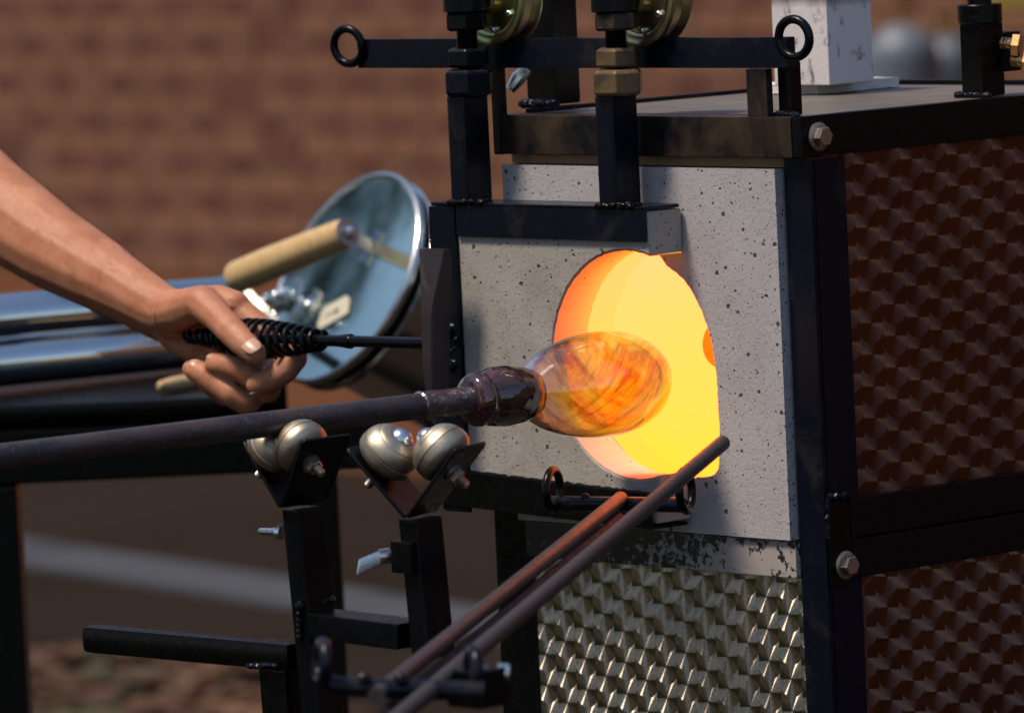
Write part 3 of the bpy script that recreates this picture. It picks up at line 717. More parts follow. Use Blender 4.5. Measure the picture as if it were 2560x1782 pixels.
b.hexa([(-.1905, -.0384, zb(-.1905)-.0022), (ex, -.0384, zb(ex)-.0022), (ex+.0005, -.0045, zb(ex)-.0022), (-.1905, -.0045, zb(-.1905)-.0022),
        (-.1905, -.0384, zb(-.1905)-.0002), (ex, -.0384, zb(ex)-.0002), (ex+.0005, -.0045, zb(ex)-.0002), (-.1905, -.0045, zb(-.1905)-.0002)])
# lumpy sealed edge along the top of the angle
b.tube([(x, -.0362, zt(x)-.0025+.0012*noise.noise(Vector((x*300, 0, 0)))) for x in top], [.0022+.0010*noise.noise(Vector((x*420, 5, 0))) for x in top], 8)
part2('bottom_angle', b, M['dark'])
b = MB()
for px, py, r_ in ((1128, 822, .0050), (1121, 845, .0028), (1139, 850, .0026), (1131, 912, .0052), (1126, 878, .002), (1136, 872, .0018)):
    c = FY(px, py, -.0368); b.blob(c, r_, r_*.55, r_*.9, rough=.15, seed=px)
part2('weld_drops', b, M['navy'])
wr = FY(1225, -12, -.0040)
wheel_px = ((1225, -9), (1597, -9)); rod_px = ((1180, 1133, 1242), (1551, 1498, 1606))
for wi, ((wx, wy), (cx_, lx, rx)) in enumerate(zip(wheel_px, rod_px)):
    mt = M['irid'] if wi == 0 else M['yzinc']
    c = FY(wx, wy, -.0048)
    b = MB()
    b.lathe(c, (0, 1, 0), [(0, .0095), (0, .0240), (.0002, .0262), (-.0022, .0285), (-.0030, .0325), (-.0022, .0352), (.0004, .0358), (.0022, .0345), (.0046, .0318), (.0080, .0312), (.0112, .0318), (.0140, .0350), (.0160, .0362), (.0185, .0352), (.0196, .0320), (.0190, .0250), (.0190, .0095)], 64)
    b.lathe(c-Vector((0, .0085, 0)), (0, 1, 0), [(0, .0105), (.002, .0125), (.0085, .0132)], 32)
    w = part2('wheel', b, mt)
    for k in range(7):
        a = R(20+k*51.4); p = c+Vector((.0238*math.cos(a), .0004, .0238*math.sin(a)))
        bb = MB(); bb.lathe(p, (0, -1, 0), [(0, .0024), (.0030, .0024), (.0036, .0018)], 16); bb.build('rivet', M['zinc'], w)
    yh = -.0235
    x0, x1 = FY(lx, 400, yh-.0125).x, FY(rx, 400, yh+.0125).x
    xm = FY(cx_-6, 100, yh).x
    sh = FY(cx_, 400, yh).x
    zz = lambda py, px_=cx_: FY(px_, py, yh).z
    hw = .0088
    # square hanger post welded onto the door
    b = MB(); b.box((sh-.002, yh, (1.4698+zz(236))/2), hw, .0128, (zz(236)-1.4698)/2, .0028, None, 3); part2('hanger_post', b, M['navy'] if wi else M['navy'])
    wb = MB(); [wb.blob((sh+.004+.003*i, yh-.0125+.004*(i % 3), 1.4705), .0042, .0036, .0026, seed=i+wi*7) for i in range(7)]
    [wb.blob((sh-.010+.003*i, yh-.0135, 1.4700), .0036, .0026, .0022, seed=i+wi*3+50) for i in range(4)]; part2('weld_bead', wb, M['black'])
    # coupling, jam nuts, thread, socket
    sx = sh+.001
    def nutz(z0, z1, r, mat, rot, nm):
        b = MB(); h = z1-z0
        b.lathe((sx, yh, z0), (0, 0, 1), [(0, r*.86), (h*.10, r*.97), (h*.16, r), (h*.82, r), (h*.90, r*.97), (h, r*.84)], 6, rot)
        o = part2(nm, b, mat, 0); bv = o.modifiers.new('edge', 'BEVEL'); bv.width = .0012; bv.segments = 3
        return o
    worn = M['worn'] if 'worn' in M else M.setdefault('worn', m_black_steel('rubbed_black_nut', (.012, .012, .016), 1.15, (.19, .12, .06)))
    rr = R(12)
    nutz(zz(240), zz(172), .0186, worn if wi else M['navy'], rr, 'coupling_nut')
    nutz(zz(169), zz(119), .0158, worn if wi else M['black'], rr, 'jam_nut')
    nutz(zz(77), zz(28), .0156, worn if wi else M['black'], rr, 'jam_nut')
    z0, z1 = zz(175), zz(60); prof = []; m = 26
    for i in range(m):
        t = (z1-z0)*i/m; dt = (z1-z0)/m; prof += [(t, .0066), (t+dt*.42, .0080), (t+dt*.58, .0080)]
    b = MB(); b.lathe((sx, yh, z0), (0, 0, 1), prof, 28); part2('threaded_rod', b, M['black'])
    b = MB(); b.lathe((sx, yh, zz(30)), (0, 0, 1), [(0, .0150), (.0008, .0162), (.040, .0162)], 36); part2('socket', b, M['black'])
    b = MB(); b.lathe((sx, yh+.012, c.z), (0, 1, 0), [(0, .006), (.04, .006)], 16); b.nut((c.x+.001, c.y+.0215, c.z+.004), (0, 1, 0), .009, .007); part2('axle', b, M['yzinc'])

# ------------------------------------------------------------------ blowpipe with the gathered glass and the bubble
AX = FY(1600, 940, -.034); AX = Vector((AX.x, 0, AX.z))
PIPE = thing('blowpipe', 'dark steel blowpipe with an orange clear glass bubble on its end at the furnace mouth', 'blowpipe', (AX.x, -.5, AX.z))
AXD = Vector((0, 1, -.0092)).normalized()
def axp(y): return Vector((AX.x, y, AX.z-.0092*(y+.30)))
def axy(px): # y on the pipe axis under an image column
    lo, hi = -1.5, .2
    for _ in range(40):
        m = (lo+hi)/2
        if to_px(axp(m))[0] < px: lo = m
        else: hi = m
    return lo
pr = .0087
b = MB()
b.lathe(axp(-1.75), AXD, [(0, pr*.9)] + [(.002+i*.02, pr*(.885+.115*min(1, max(0, (-1.75+.002+i*.02+.75)/.45)))*(1+.012*noise.noise(Vector((i*.7, 0, 1))))) for i in range(int((axy(1190)+1.75)/.02))]+[(axy(1200)+1.75, pr)], 40)
b.build('pipe_shaft', M['pipe'], PIPE)
# skin of old glass on the last stretch of pipe
y0, y1 = axy(1046), axy(1190)
def jit(p, t, a, o):
    d = p-o; k = 1+.055*noise.noise(Vector((math.cos(a)*2.2, math.sin(a)*2.2, t*70)))+.03*noise.noise(Vector((math.cos(a)*5, math.sin(a)*5, t*260+3*a)))
    return o+d*k
b = MB(); pf = [(0, pr*1.0), (.0012, pr*1.14), (.0030, pr*1.16), (.0048, pr*1.07)]+[(.007+i*.002, pr*(1.075+.004*i*.3)) for i in range(int((y1-y0-.006)/.002))]
b.lathe(axp(y0), AXD, pf, 48, jit=jit)
def m_skinglass():
    a = NT('crusted_glass_on_pipe'); v = a.geo(); n1 = a.noise(a.mapv(v, (1, .6, 1)), 220, 6, .7, 1.2)
    c = a.mix(a.range(n1, .55, .72), rgb(.055, .034, .038), rgb(.30, .27, .29))
    a.bsdf(Base_Color=c, Roughness=a.range(n1, .4, .65, .08, .4), Metallic=.1, Coat_Weight=.9, Coat_Roughness=.05, Normal=a.bump(n1, .6, .0015)); return a.m
b.build('glass_crust', m_skinglass(), PIPE)
ga, gb = axy(1168), axy(1330)
L = gb-ga
def jit2(p, t, a, o):
    d = p-o; k = 1+.045*noise.noise(Vector((math.cos(a)*1.4, math.sin(a)*1.4, t*45)))+.022*noise.noise(Vector((math.cos(a)*3, math.sin(a)*3, t*150+2*a)))
    return o+d*k
b = MB()
gp = [(0.0, .0088), (.02, .0125), (.06, .0160), (.11, .0178), (.16, .0182), (.20, .0176), (.245, .0174), (.30, .0186), (.38, .0198), (.50, .0203), (.62, .0202), (.74, .0196), (.84, .0186), (.91, .0174), (.96, .0160), (1.0, .0150)]
fine = []
for (t0, r0), (t1, r1) in zip(gp, gp[1:]):
    for q in range(4): fine.append(((t0+(t1-t0)*q/4)*L, r0+(r1-r0)*q/4))
fine.append((L, .0150))
b.lathe(axp(ga), AXD, fine, 72, jit=jit2, capa=False)
b.build('gathered_glass', M['gob'], PIPE, 80)
# bubble: outer and inner wall
na_, nb = axy(1318), axy(1650)
LB = nb-na_
op = [(0, .0150), (.03, .0180), (.07, .0219), (.12, .0254), (.19, .0289), (.27, .0319), (.36, .0343), (.46, .0359), (.56, .0364), (.66, .0358), (.75, .0336), (.83, .0300), (.90, .0246), (.95, .0184), (.98, .0118), (.995, .0056)]
def spline(pf, n):
    out = []
    for i in range(len(pf)-1):
        p0 = pf[max(i-1, 0)]; p1 = pf[i]; p2 = pf[i+1]; p3 = pf[min(i+2, len(pf)-1)]
        for q in range(n):
            t = q/n
            out.append(tuple(.5*((2*p1[k])+(-p0[k]+p2[k])*t+(2*p0[k]-5*p1[k]+4*p2[k]-p3[k])*t*t+(-p0[k]+3*p1[k]-3*p2[k]+p3[k])*t**3) for k in (0, 1)))
    out.append(pf[-1]); return out
def jit3(p, t, a, o):
    d = p-o; k = 1+.012*noise.noise(Vector((math.cos(a)*1.3, math.sin(a)*1.3, t*25)))
    return o+d*k
outp = [(t*LB, r) for t, r in spline(op, 5)]
b = MB(); b.lathe(axp(na_), AXD, outp, 96, jit=jit3)
bub = b.build('glass_bubble', m_glass(nb, na_), PIPE, 80)
inp = [(.0065+t*(LB-.0125), max(.0010, r-.0026-.0004*t+.001*math.exp(-((t-.45)/.3)**2))) for t, r in spline(op, 5)]
b = MB(); b.lathe(axp(na_), AXD, inp, 96, jit=jit3)
inn = b.build('bubble_hollow', m_hotinner(nb, na_), bub, 80)
inn.data.flip_normals()

# ------------------------------------------------------------------ roller stand under the pipe
yS = axy(742)
ST = thing('roller_stand', 'black two post pipe stand with four satin ball rollers in V brackets', 'pipe stand', FY(770, 1782, yS))
def sp(nm, b, mat, sm=35): return b.build(nm, mat, ST, sm)
def FS(px, py): return FY(px, py, yS)
def vbracket(px, py, angs, ln, kk, yaw_=0., yoff=0., dist=.041):
    """px,py: image point of the V's bottom at its middle"""
    v0 = FS(px, py)
    cxv = Vector((math.cos(R(yaw_)), math.sin(R(yaw_)), 0)); cyv = Vector((-math.sin(R(yaw_)), math.cos(R(yaw_)), 0)); sc = kk/.0222
    for sgn, ang in ((1, angs[0]), (-1, angs[1])):
        sl = cxv*(sgn*math.cos(R(ang)))+Vector((0, 0, math.sin(R(ang)))); nrm = cxv*(-sgn*math.sin(R(ang)))+Vector((0, 0, math.cos(R(ang))))  # inward
        hw = .0195; th = .0012
        a0 = v0+sl*.0015
        poly = [a0-cyv*hw, a0+sl*ln*.93-cyv*hw*1.10, a0+sl*ln-cyv*hw*1.02, a0+sl*ln+cyv*hw*1.02, a0+sl*ln*.93+cyv*hw*1.10, a0+cyv*hw]
        b = MB(); b.prism([p-nrm*th for p in poly], nrm*2*th); o = sp('bracket_plate', b, M['black'])
        bv = o.modifiers.new('edge', 'BEVEL'); bv.width = .0007; bv.segments = 2
        o0 = a0+sl*dist+nrm*th+cyv*yoff
        b = MB(); k = kk
        prof = [(0, k*.50), (.0014, k*.70), (.0034, k*.86), (.0058, k*.97), (.0085, k*1.0), (.0120, k*1.0), (.0124, k*.955), (.0134, k*.955), (.0138, k*.985), (.0165, k*.95), (.0192, k*.885), (.0214, k*.80), (.0217, k*.765), (.0224, k*.755), (.0240, k*.66), (.0254, k*.52), (.0258, k*.45)]
        b.lathe(o0, nrm, [(t*sc*1.12, r) for t, r in prof], 48, capb=True); u = sp('ball_unit', b, M['satin'])
        b = MB(); rb = .0088*sc
        b.lathe(o0+nrm*.0262*sc, nrm, [(-rb*.5, rb*.86)]+[(rb*math.sin(R(-30+i*7.5)), rb*math.cos(R(-30+i*7.5))) for i in range(16)], 32)
        b.build('ball', M['zinc'], u)
        b = MB(); oo = a0+sl*(dist*.88)-nrm*th+cyv*yoff
        b.lathe(oo, -nrm, [(0, .0066), (.0016, .0066)], 24); b.nut(oo-nrm*.0016, -nrm, .0056, .0052, .4)
        b.lathe(oo-nrm*.0068, -nrm, [(0, .0030)]+sum([[(.0004+i*.001, .0031), (.0009+i*.001, .0027)] for i in range(6)], [])+[(.0068, .0022)], 16)
        sp('stud_nut', b, M['bolt'])
    return v0
vb1 = vbracket(757, 1264, (59, 52), .053, .0185, 0, -.0085, .039)
vb2 = vbracket(1050, 1288, (49, 48), .059, .0200, 20, -.002, .042)
def rect_post(pa, pb, hx, hy, nm, mat, bev=.0018):
    b = MB(); b.beam(pa, pb, (hx, 0, 0), (0, hy, 0), bev); return sp(nm, b, mat)
pa1 = FS(757, 1275); pb1 = FS(812, 1830)
rect_post(pb1, vb1+Vector((0, 0, -.001)), .0084, .0115, 'post', M['black'])
pa2 = vb2; pb2 = FS(1084, 1640)
rect_post(pb2+Vector((0, 0, 0)), vb2+Vector((0, 0, -.001)), .0084, .0118, 'post', M['black'])
def lerp_post(pb, pt, z): t = (z-pb.z)/(pt.z-pb.z); return pb.lerp(pt, t)
zsl = FS(1060, 1415).z
m0 = lerp_post(pb2, vb2, zsl)
# crossbar
c0 = FS(803, 1558); c1 = FS(1030, 1586)
b = MB(); b.beam(c0, c1, (0, .0125, 0), (.0012, 0, .0086), .0014); sp('crossbar', b, M['black'])
wb = MB()
for i in range(9): wb.blob(FS(786+i*1.5, 1522-i*.5)+Vector((0, -.012+.0028*i, .0035)), .0036, .0030, .0036, seed=i)
for i in range(5): wb.blob(FS(786, 1530+i*14)+Vector((0, -.0135, 0)), .0018, .0014, .0024, seed=i+30)
sp('weld_bead', wb, M['navy'])
# collar with its wing screw on the second post; wing screw on the first
cl = lerp_post(pb2, vb2, FS(1040, 1385).z)
b = MB(); b.box(cl+Vector((-.004, -.004, 0)), .0100, .0125, .0105, .0015); sp('clamp_collar', b, M['dark'])
def wing(o, axis, L, nm='wing_screw', broad=1.):
    axis = Vector(axis).normalized(); b = MB()
    b.lathe(o, axis, [(0, .0046), (.004, .0046), (.0060, .0032), (L*.55, .0026)], 20)
    w = Vector((0, 0, 1)) if abs(axis.z) < .8 else Vector((1, 0, 0)); w = (w-axis*w.dot(axis)).normalized()
    for s_ in (1, -1):
        p = o+axis*.006
        b.hexa([p+w*s_*.001-axis*.002-axis.cross(w)*.0013, p+w*s_*.001+axis*.003-axis.cross(w)*.0013, p+w*s_*.001+axis*.003+axis.cross(w)*.0013, p+w*s_*.001-axis*.002+axis.cross(w)*.0013,
                p+w*s_*.009*broad+axis*(L*.4)-axis.cross(w)*.0009, p+w*s_*.007*broad+axis*(L*.9)-axis.cross(w)*.0009, p+w*s_*.007*broad+axis*(L*.9)+axis.cross(w)*.0009, p+w*s_*.009*broad+axis*(L*.4)+axis.cross(w)*.0009], .0006)
    return sp(nm, b, M['zinc'])
b = MB(); o = FS(712, 1331)+Vector((-.001, 0, 0)); b.lathe(o, (-1, 0, -.02), sum([[(i*.0011, .0050), (i*.0011+.0005, .0044)] for i in range(5)], [])+[(.0065, .0032), (.010, .0030), (.0105, .0026), (.0235, .0024), (.0245, .0018)], 20); sp('thumb_screw', b, M['zinc'])
b = MB(); o = FS(1003, 1384)+Vector((0, -.010, 0)); ax_ = (-rt*.9+fwd*-.25-up*.12).normalized()
b.lathe(o, ax_, [(0, .0052), (.0065, .0052), (.0075, .0040)], 20)
b.hexa([o+ax_*.004+up*.0048+fwd*.002, o+ax_*.004-up*.0048+fwd*.002, o+ax_*.004-up*.0048-fwd*.002, o+ax_*.004+up*.0048-fwd*.002,
        o+ax_*.021+up*.0006+fwd*.0015, o+ax_*.0225-up*.0105+fwd*.0015, o+ax_*.0225-up*.0105-fwd*.0025, o+ax_*.021+up*.0006-fwd*.0025], .0016)
sp('wing_screw', b, M['zinc'])
# foot arm going back to the left with its own leg
f0, f1 = FY(224, 1594, yS+.004), FS(742, 1640)
b = MB(); b.beam(f0, f1, (0, .0085, 0), (0, 0, .0098), .0060); sp('foot_arm', b, M['dark'])
l0 = FS(704, 1668); b = MB(); b.beam(l0+Vector((.004, .004, -.08)), l0+Vector((.0, .004, 0)), (.0135, 0, 0), (0, .013, 0), .0015); sp('foot_leg', b, M['dark'])
wb = MB(); [wb.blob(FS(660+i*14, 1658)+Vector((0, -.011, 0)), .004, .003, .0022, seed=i) for i in range(5)]; sp('weld_bead', wb, M['navy'])

# ------------------------------------------------------------------ rod rest: two rods on ring ended cross bars
yR = -.085
RD = thing('rod_rest', 'brown steel guide rods on ring ended cross bars sloping up to the furnace mouth', 'rod rest', AT(1090, 1722, 3.62))
def rp(nm, b, mat, sm=35): return b.build(nm, mat, RD, sm)
cA, cB = FY(1378, 1258, yR), FY(1706, 1262, yR)
dF = cA.dot(fwd)-CAM.dot(fwd)
b = MB(); b.tube([cA, cA.lerp(cB, .5), cB], .0052, 20); rp('cross_bar', b, M['navy'])
for px, py, nn in ((1383, 1224, (.95, .46, 0)), (1714, 1226, (.95, .50, .05))):
    b = MB(); c = FY(px, py, yR-.002); b.ring(c, nn, .0135, .0030); rp('end_ring', b, M['dark'])
for px, py in ((1463, 1243), (1546, 1240)): b = MB(); b.blob(FY(px, py, yR-.001), .0035, .003, .003, rough=.2, seed=px); rp('weld_dot', b, M['navy'])
DN = 3.58
r1a, r1b = AT(1808, 1106, 4.30), AT(1080, 1722, DN)
ext = (r1b-r1a).normalized()
b = MB(); b.lathe(r1b+ext*.30, -ext, [(0, .0052), ((r1a-r1b).length+.298, .0052), ((r1a-r1b).length+.300, .0044)], 28); rp('rod', b, M['rod'])
r2a = FY(1552, 1246, yR-.004); r2b = AT(985, 1704, DN+.03)
e2 = (r2b-r2a).normalized(); b = MB(); b.lathe(r2b+e2*.05, -e2, [(0, .0050), ((r2a-r2b).length+.05, .0050)], 28); rp('rod', b, M['rod'])
b = MB(); o2 = -up*.0085+rt*.0045; b.lathe(r2b+e2*.05+o2, -e2, [(0, .0030), ((r2a-r2b).length+.02, .0030)], 20); rp('stay_rod', b, plain('sooty_stay_rod', (.014, .011, .011), .75, 0, .3, 60, .3))
nA, nB = AT(828, 1716, DN), AT(1210, 1728, DN)
b = MB()
kL = AT(797, 1640, DN); kR = AT(1178, 1640, DN+.03)
b.tube([AT(806, 1690, DN), AT(813, 1703, DN), AT(838, 1714, DN), nA.lerp(nB, .3), nB], .0058, 18); rp('cross_bar', b, M['navy'])
b = MB(); b.ring(AT(806, 1655, DN), (nB-nA)+fwd*.02, .0105, .0038); rp('end_ring', b, M['navy'])
b = MB(); b.ring(AT(1182, 1672, DN+.02), (nB-nA)+fwd*.02, .0105, .0038); rp('end_ring', b, M['navy'])
for px in (912, 1002): b = MB(); b.blob(AT(px, 1696, DN-.004), .004, .004, .004, rough=.2, seed=px); rp('weld_dot', b, M['navy'])
b = MB(); b.box(AT(1195, 1715, DN+.03), .014, .012, .011, .002); rp('clamp_block', b, M['dark'])
b = MB(); o = AT(1205, 1676, DN+.03); b.lathe(o, (rt*.95-up*.1).normalized(), [(0, .003), (.008, .003), (.0085, .0055), (.015, .0055), (.016, .003)], 18); rp('clamp_screw', b, M['zinc'])

# ------------------------------------------------------------------ chipping hammer used to push the door
yT = -.058
HM = thing('chipping_hammer', 'black chipping hammer with a coil spring handle held against the door edge', 'hammer', FY(700, 845, yT))
tA, tB = FY(478, 842, yT), FY(806, 851, yT)
tC = FY(1080, 852, yT)
tx = (tB-tA).normalized()
tn = Vector((0, 0, 1)); tn = (tn-tx*tn.dot(tx)).normalized(); tb = tx.cross(tn)
lenH = (tB-tA).length
prof = [(0, .0036), (.10, .0050), (.2, .0078), (.32, .0115), (.45, .0134), (.58, .0130), (.7, .0115), (.82, .0094), (.92, .0074), (1, .0062)]
def pv(t):
    for (a0, r0), (a1, r1) in zip(prof, prof[1:]):
        if t <= a1: return r0+(r1-r0)*(t-a0)/(a1-a0)
    return prof[-1][1]
NC = 18; pts = []; rs = []
for i in range(NC*28+1):
    t = i/(NC*28); tt = t if t < .45 else t
    a = 2*math.pi*NC*(t**1.0)
    pts.append(tA+tx*lenH*t+(tn*math.cos(a)+tb*math.sin(a))*pv(t)); rs.append(.00195)
hook = [tA+tx*(-.0035)-tn*.004, tA+tx*(-.0085)-tn*.0005, tA+tx*(-.0085)+tn*.006]
b = MB(); b.tube([hook[2], hook[1], hook[0]]+pts, [.0015, .0016, .0017]+rs, 8); b.build('spring_handle', M['black'], HM)
b = MB(); b.lathe(tA+tx*.03, tx, [(0, .0030), (lenH-.03, .0034), (lenH-.010, .0045), (lenH+.001, .0056), (lenH+.003, .0046)], 20); b.build('handle_core', M['dark'], HM)
b = MB(); b.lathe(tB-tx*.004, tx, [(0, .0042), ((tC-tB).length+.004, .0040)], 20); b.build('shank', M['black'], HM)
def m_head():
    return m_black_steel('scuffed_hammer_steel', (.030, .026, .030), .5, (.20, .13, .09))
b = MB()
hz = lambda px, py: FY(px, py, yT)
secs = [((1056, 1119), 622, .0035), ((1057, 1119), 640, .0042), ((1066, 1115), 700, .0068), ((1072, 1107), 760, .0085), ((1074, 1104), 800, .0090), ((1077, 1104), 900, .0090), ((1080, 1104), 960, .0080), ((1086, 1102), 1030, .0045), ((1090, 1100), 1068, .0020)]
rings = []
for (l, r_), py, hy in secs:
    p, q = hz(l, py), hz(r_, py); c = (p+q)/2; hx = (q.x-p.x)/2
    ch = min(hx, hy)*.22
    loopp = [(-hx+ch, -hy), (hx-ch, -hy), (hx, -hy+ch), (hx, hy-ch), (hx-ch, hy), (-hx+ch, hy), (-hx, hy-ch), (-hx, -hy+ch)]
    rings.append([b.bm.verts.new((c.x+u_, yT+v_, c.z)) for u_, v_ in loopp])
for A, B_ in zip(rings, rings[1:]):
    for i in range(8): b.face([A[i], A[(i+1) % 8], B_[(i+1) % 8], B_[i]])
b.face(rings[0]); b.face(list(reversed(rings[-1])))
b.build('hammer_head', m_head(), HM, 18)

# ------------------------------------------------------------------ forearm and hand
D0 = (FY(560, 830, yT)-CAM).dot(fwd)
PX = F_PX/D0
def depth_at(px): return (FY(px, 845, yT)-CAM).dot(fwd)
def HP(px, py, dz=0): return AT(px, py, depth_at(px)+dz/1000)
PER = thing('person', 'bare right forearm and hand with fingers curled round the coil spring handle', 'person', HP(400, 775, 5))
hb = bmesh.new()
def capsule(p0, r0, p1, r1):
    t = bmesh.new(); vs = []
    for p, r in ((p0, r0), (p1, r1)):
        for i in range(7):
            la = -math.pi/2+math.pi*i/6
            for k in range(14):
                lo = 2*math.pi*k/14
                vs.append(t.verts.new(p+Vector((math.cos(la)*math.cos(lo), math.cos(la)*math.sin(lo), math.sin(la)))*r/1000))
                if i in (0, 6): break
    res = bmesh.ops.convex_hull(t, input=vs)
    bmesh.ops.delete(t, geom=[v for v in t.verts if not v.link_faces], context='VERTS')
    bmesh.ops.recalc_face_normals(t, faces=list(t.faces))
    mp = {v: hb.verts.new(v.co) for v in t.verts}
    for f in t.faces: hb.faces.new([mp[v] for v in f.verts])
    t.free()
def chain(pts):
    P = [(HP(a[0], a[1], a[2]), a[3]) for a in pts]
    for (p, r), (q, s) in zip(P, P[1:]): capsule(p, r, q, s)
    return [p for p, r in P]
# forearm: broad towards the elbow, flattened at the wrist (two bones)
chain([(-520, 60, 60, 46), (-260, 305, 40, 42), (-30, 505, 22, 37), (140, 622, 14, 31), (262, 690, 10, 26)])
chain([(-30, 515, 30, 37), (140, 628, 26, 30), (262, 702, 24, 24)])
chain([(-60, 490, 24, 38), (140, 626, 20, 31.5), (262, 697, 17, 26), (345, 747, 14, 21.5), (400, 780, 14, 20)])
chain([(262, 690, 8, 25), (345, 738, 5, 21), (400, 772, 4, 19), (440, 790, 8, 18)])
chain([(262, 706, 22, 24), (345, 756, 24, 20), (400, 788, 24, 19), (440, 805, 26, 18)])
# upper arm out of the picture
chain([(-520, 60, 60, 48), (-760, -250, 40, 55), (-1000, -650, 40, 60)])
# palm and back of the hand
for mx, my, md, mr in ((560, 770, 18, 12.5), (548, 795, 28, 13), (522, 822, 32, 12.5), (492, 848, 34, 11.5)):
    chain([(405, 778, 14, 17.5), (480, (778+my)/2+2, 8+md*.5, 15), (mx, my, md, mr)])
chain([(420, 800, 14, 17), (450, 850, 22, 12.5), (490, 872, 28, 11)])
chain([(440, 830, 18, 14), (500, 850, 30, 11)])
# thumb
TH = chain([(418, 782, 2, 17), (455, 775, -5, 16), (505, 757, -13, 13.4), (548, 796, -19, 11.2), (583, 832, -23, 11.0), (612, 860, -24, 10.2), (638, 884, -23, 8.8)])
chain([(470, 762, 0, 13), (545, 748, 8, 11), (590, 762, 14, 10.5)])
chain([(500, 765, -6, 12), (560, 765, 8, 9)])
# fingers
IN = chain([(562, 768, 16, 12), (585, 767, 17, 11.2), (660, 828, 25, 10.4), (735, 894, 20, 10.3), (714, 925, 8, 9.6), (690, 942, 0, 9.2), (660, 955, -5, 8.8), (640, 962, -7, 7.6)])
MI = chain([(550, 795, 26, 12), (610, 880, 30, 10.8), (668, 972, 24, 10.8), (640, 948, 10, 9.8), (606, 925, 2, 9.6), (570, 912, -4, 9.2), (538, 910, -7, 8.2)])
RI = chain([(524, 822, 30, 11.5), (570, 915, 32, 10.6), (618, 1004, 18, 10.4), (580, 985, 4, 9.8), (540, 957, -2, 9.6), (512, 937, -6, 9.0), (492, 925, -8, 8.0)])
PI_ = chain([(494, 850, 32, 10.5), (530, 925, 36, 9.2), (560, 985, 30, 9.0), (530, 965, 16, 8.2), (500, 940, 8, 8.0), (478, 922, 4, 7.0)])
jl = []
for CH, k_ in ((TH, 4), (IN, 3), (IN, 5), (MI, 4), (MI, 2), (RI, 4), (RI, 2), (PI_, 3)):
    jl.append((CH[k_], (CH[min(k_+1, len(CH)-1)]-CH[k_-1]).normalized(), .0065, 2300.))
jl.append((HP(412, 790, -10), (HP(480, 800, 0)-HP(340, 740, 0)).normalized(), .012, 900.))
M['skin'] = m_skin(jl)
bmesh.ops.recalc_face_normals(hb, faces=list(hb.faces))
me = bpy.data.meshes.new('arm_raw'); hb.to_mesh(me); hb.free()
tmp = bpy.data.objects.new('arm_raw', me); COL.objects.link(tmp)
rm = tmp.modifiers.new('r', 'REMESH'); rm.mode = 'VOXEL'; rm.voxel_size = .0014; rm.use_smooth_shade = True
smo = tmp.modifiers.new('s', 'SMOOTH'); smo.factor = .5; smo.iterations = 9
dg = bpy.context.evaluated_depsgraph_get(); dg.update()
me2 = bpy.data.meshes.new_from_object(tmp.evaluated_get(dg))
bpy.data.objects.remove(tmp); bpy.data.meshes.remove(me)
me2.name = 'forearm_and_hand'; me2.materials.clear(); me2.materials.append(M['skin'])
for p in me2.polygons: p.use_smooth = True
arm = link('forearm_and_hand', me2, PER)
# short dark hairs on the forearm
hm = MB(); rng = random.Random(3); adir = (HP(400, 775, 0)-HP(0, 510, 0)).normalized()
cand = [p for p in me2.polygons if to_px(p.center)[0] < 395 and to_px(p.center)[0] > -60]
for p in rng.sample(cand, min(1500, len(cand))):
    nrm = p.normal; d_ = (adir*.8+nrm*.55+Vector((rng.gauss(0, .25), rng.gauss(0, .25), rng.gauss(0, .25)))).normalized()
    L_ = rng.uniform(.004, .010); w_ = nrm.cross(d_).normalized()*.00007
    q0, q1 = p.center, p.center+d_*L_*.6+nrm*.0006; q2 = p.center+d_*L_+nrm*.0003
    v = hm.bm.verts.new; a_, b_, c_, e_, f_ = v(q0-w_), v(q0+w_), v(q1+w_*.7), v(q1-w_*.7), v(q2)
    hm.face([a_, b_, c_, e_]); hm.face([e_, c_, f_])
ho = hm.build('arm_hair', plain('dark_hair', (.030, .018, .012), .5, 0, .1), PER, 0); ho['kind'] = 'stuff'
def nail(tip, prev, out, w, l, sink):
    """curved plate lying on the back of a fingertip"""
    ax = (tip-prev).normalized(); out = (out-ax*out.dot(ax)).normalized(); sd_ = ax.cross(out)
    b = MB(); nu, nv = 12, 12; g = []
    for i in range(nu+1):
        row = []
        for j in range(nv+1):
            u_, v_ = -1+2*i/nu, -1+2*j/nv
            k = 1.0
            wv = w*math.sqrt(max(.03, 1-abs(u_)**(2.6 if u_ > 0 else 3.4)))
            ang = v_*R(52)
            p = tip+ax*(u_*l+.0005)+out*(sink+wv*.9*(math.cos(ang)-1)-.0012*u_*u_*(1 if u_ < 0 else .8))+sd_*wv*math.sin(ang)*1.15
            row.append(b.bm.verts.new(p))
        g.append(row)
    for i in range(nu):
        for j in range(nv): b.face([g[i][j], g[i+1][j], g[i+1][j+1], g[i][j+1]])
    o = b.build('fingernail', M['nail'], PER, 80)
    sm_ = o.modifiers.new('t', 'SOLIDIFY'); sm_.thickness = .0007; sm_.offset = -1
    return o
nail(TH[-1].lerp(TH[-2], .25), TH[-2], -fwd*.93+rt*.18+up*.25, .0076, .0088, .0094)
nail(IN[-1], IN[-2], -up*.95-fwd*.05, .0052, .0052, .0074)
nail(MI[-1], MI[-2], -fwd*.3-rt*.2+up*.9, .0054, .0050, .0080)
nail(RI[-1], RI[-2], -rt*.3+up*.6-fwd*.2, .0052, .0050, .0078)

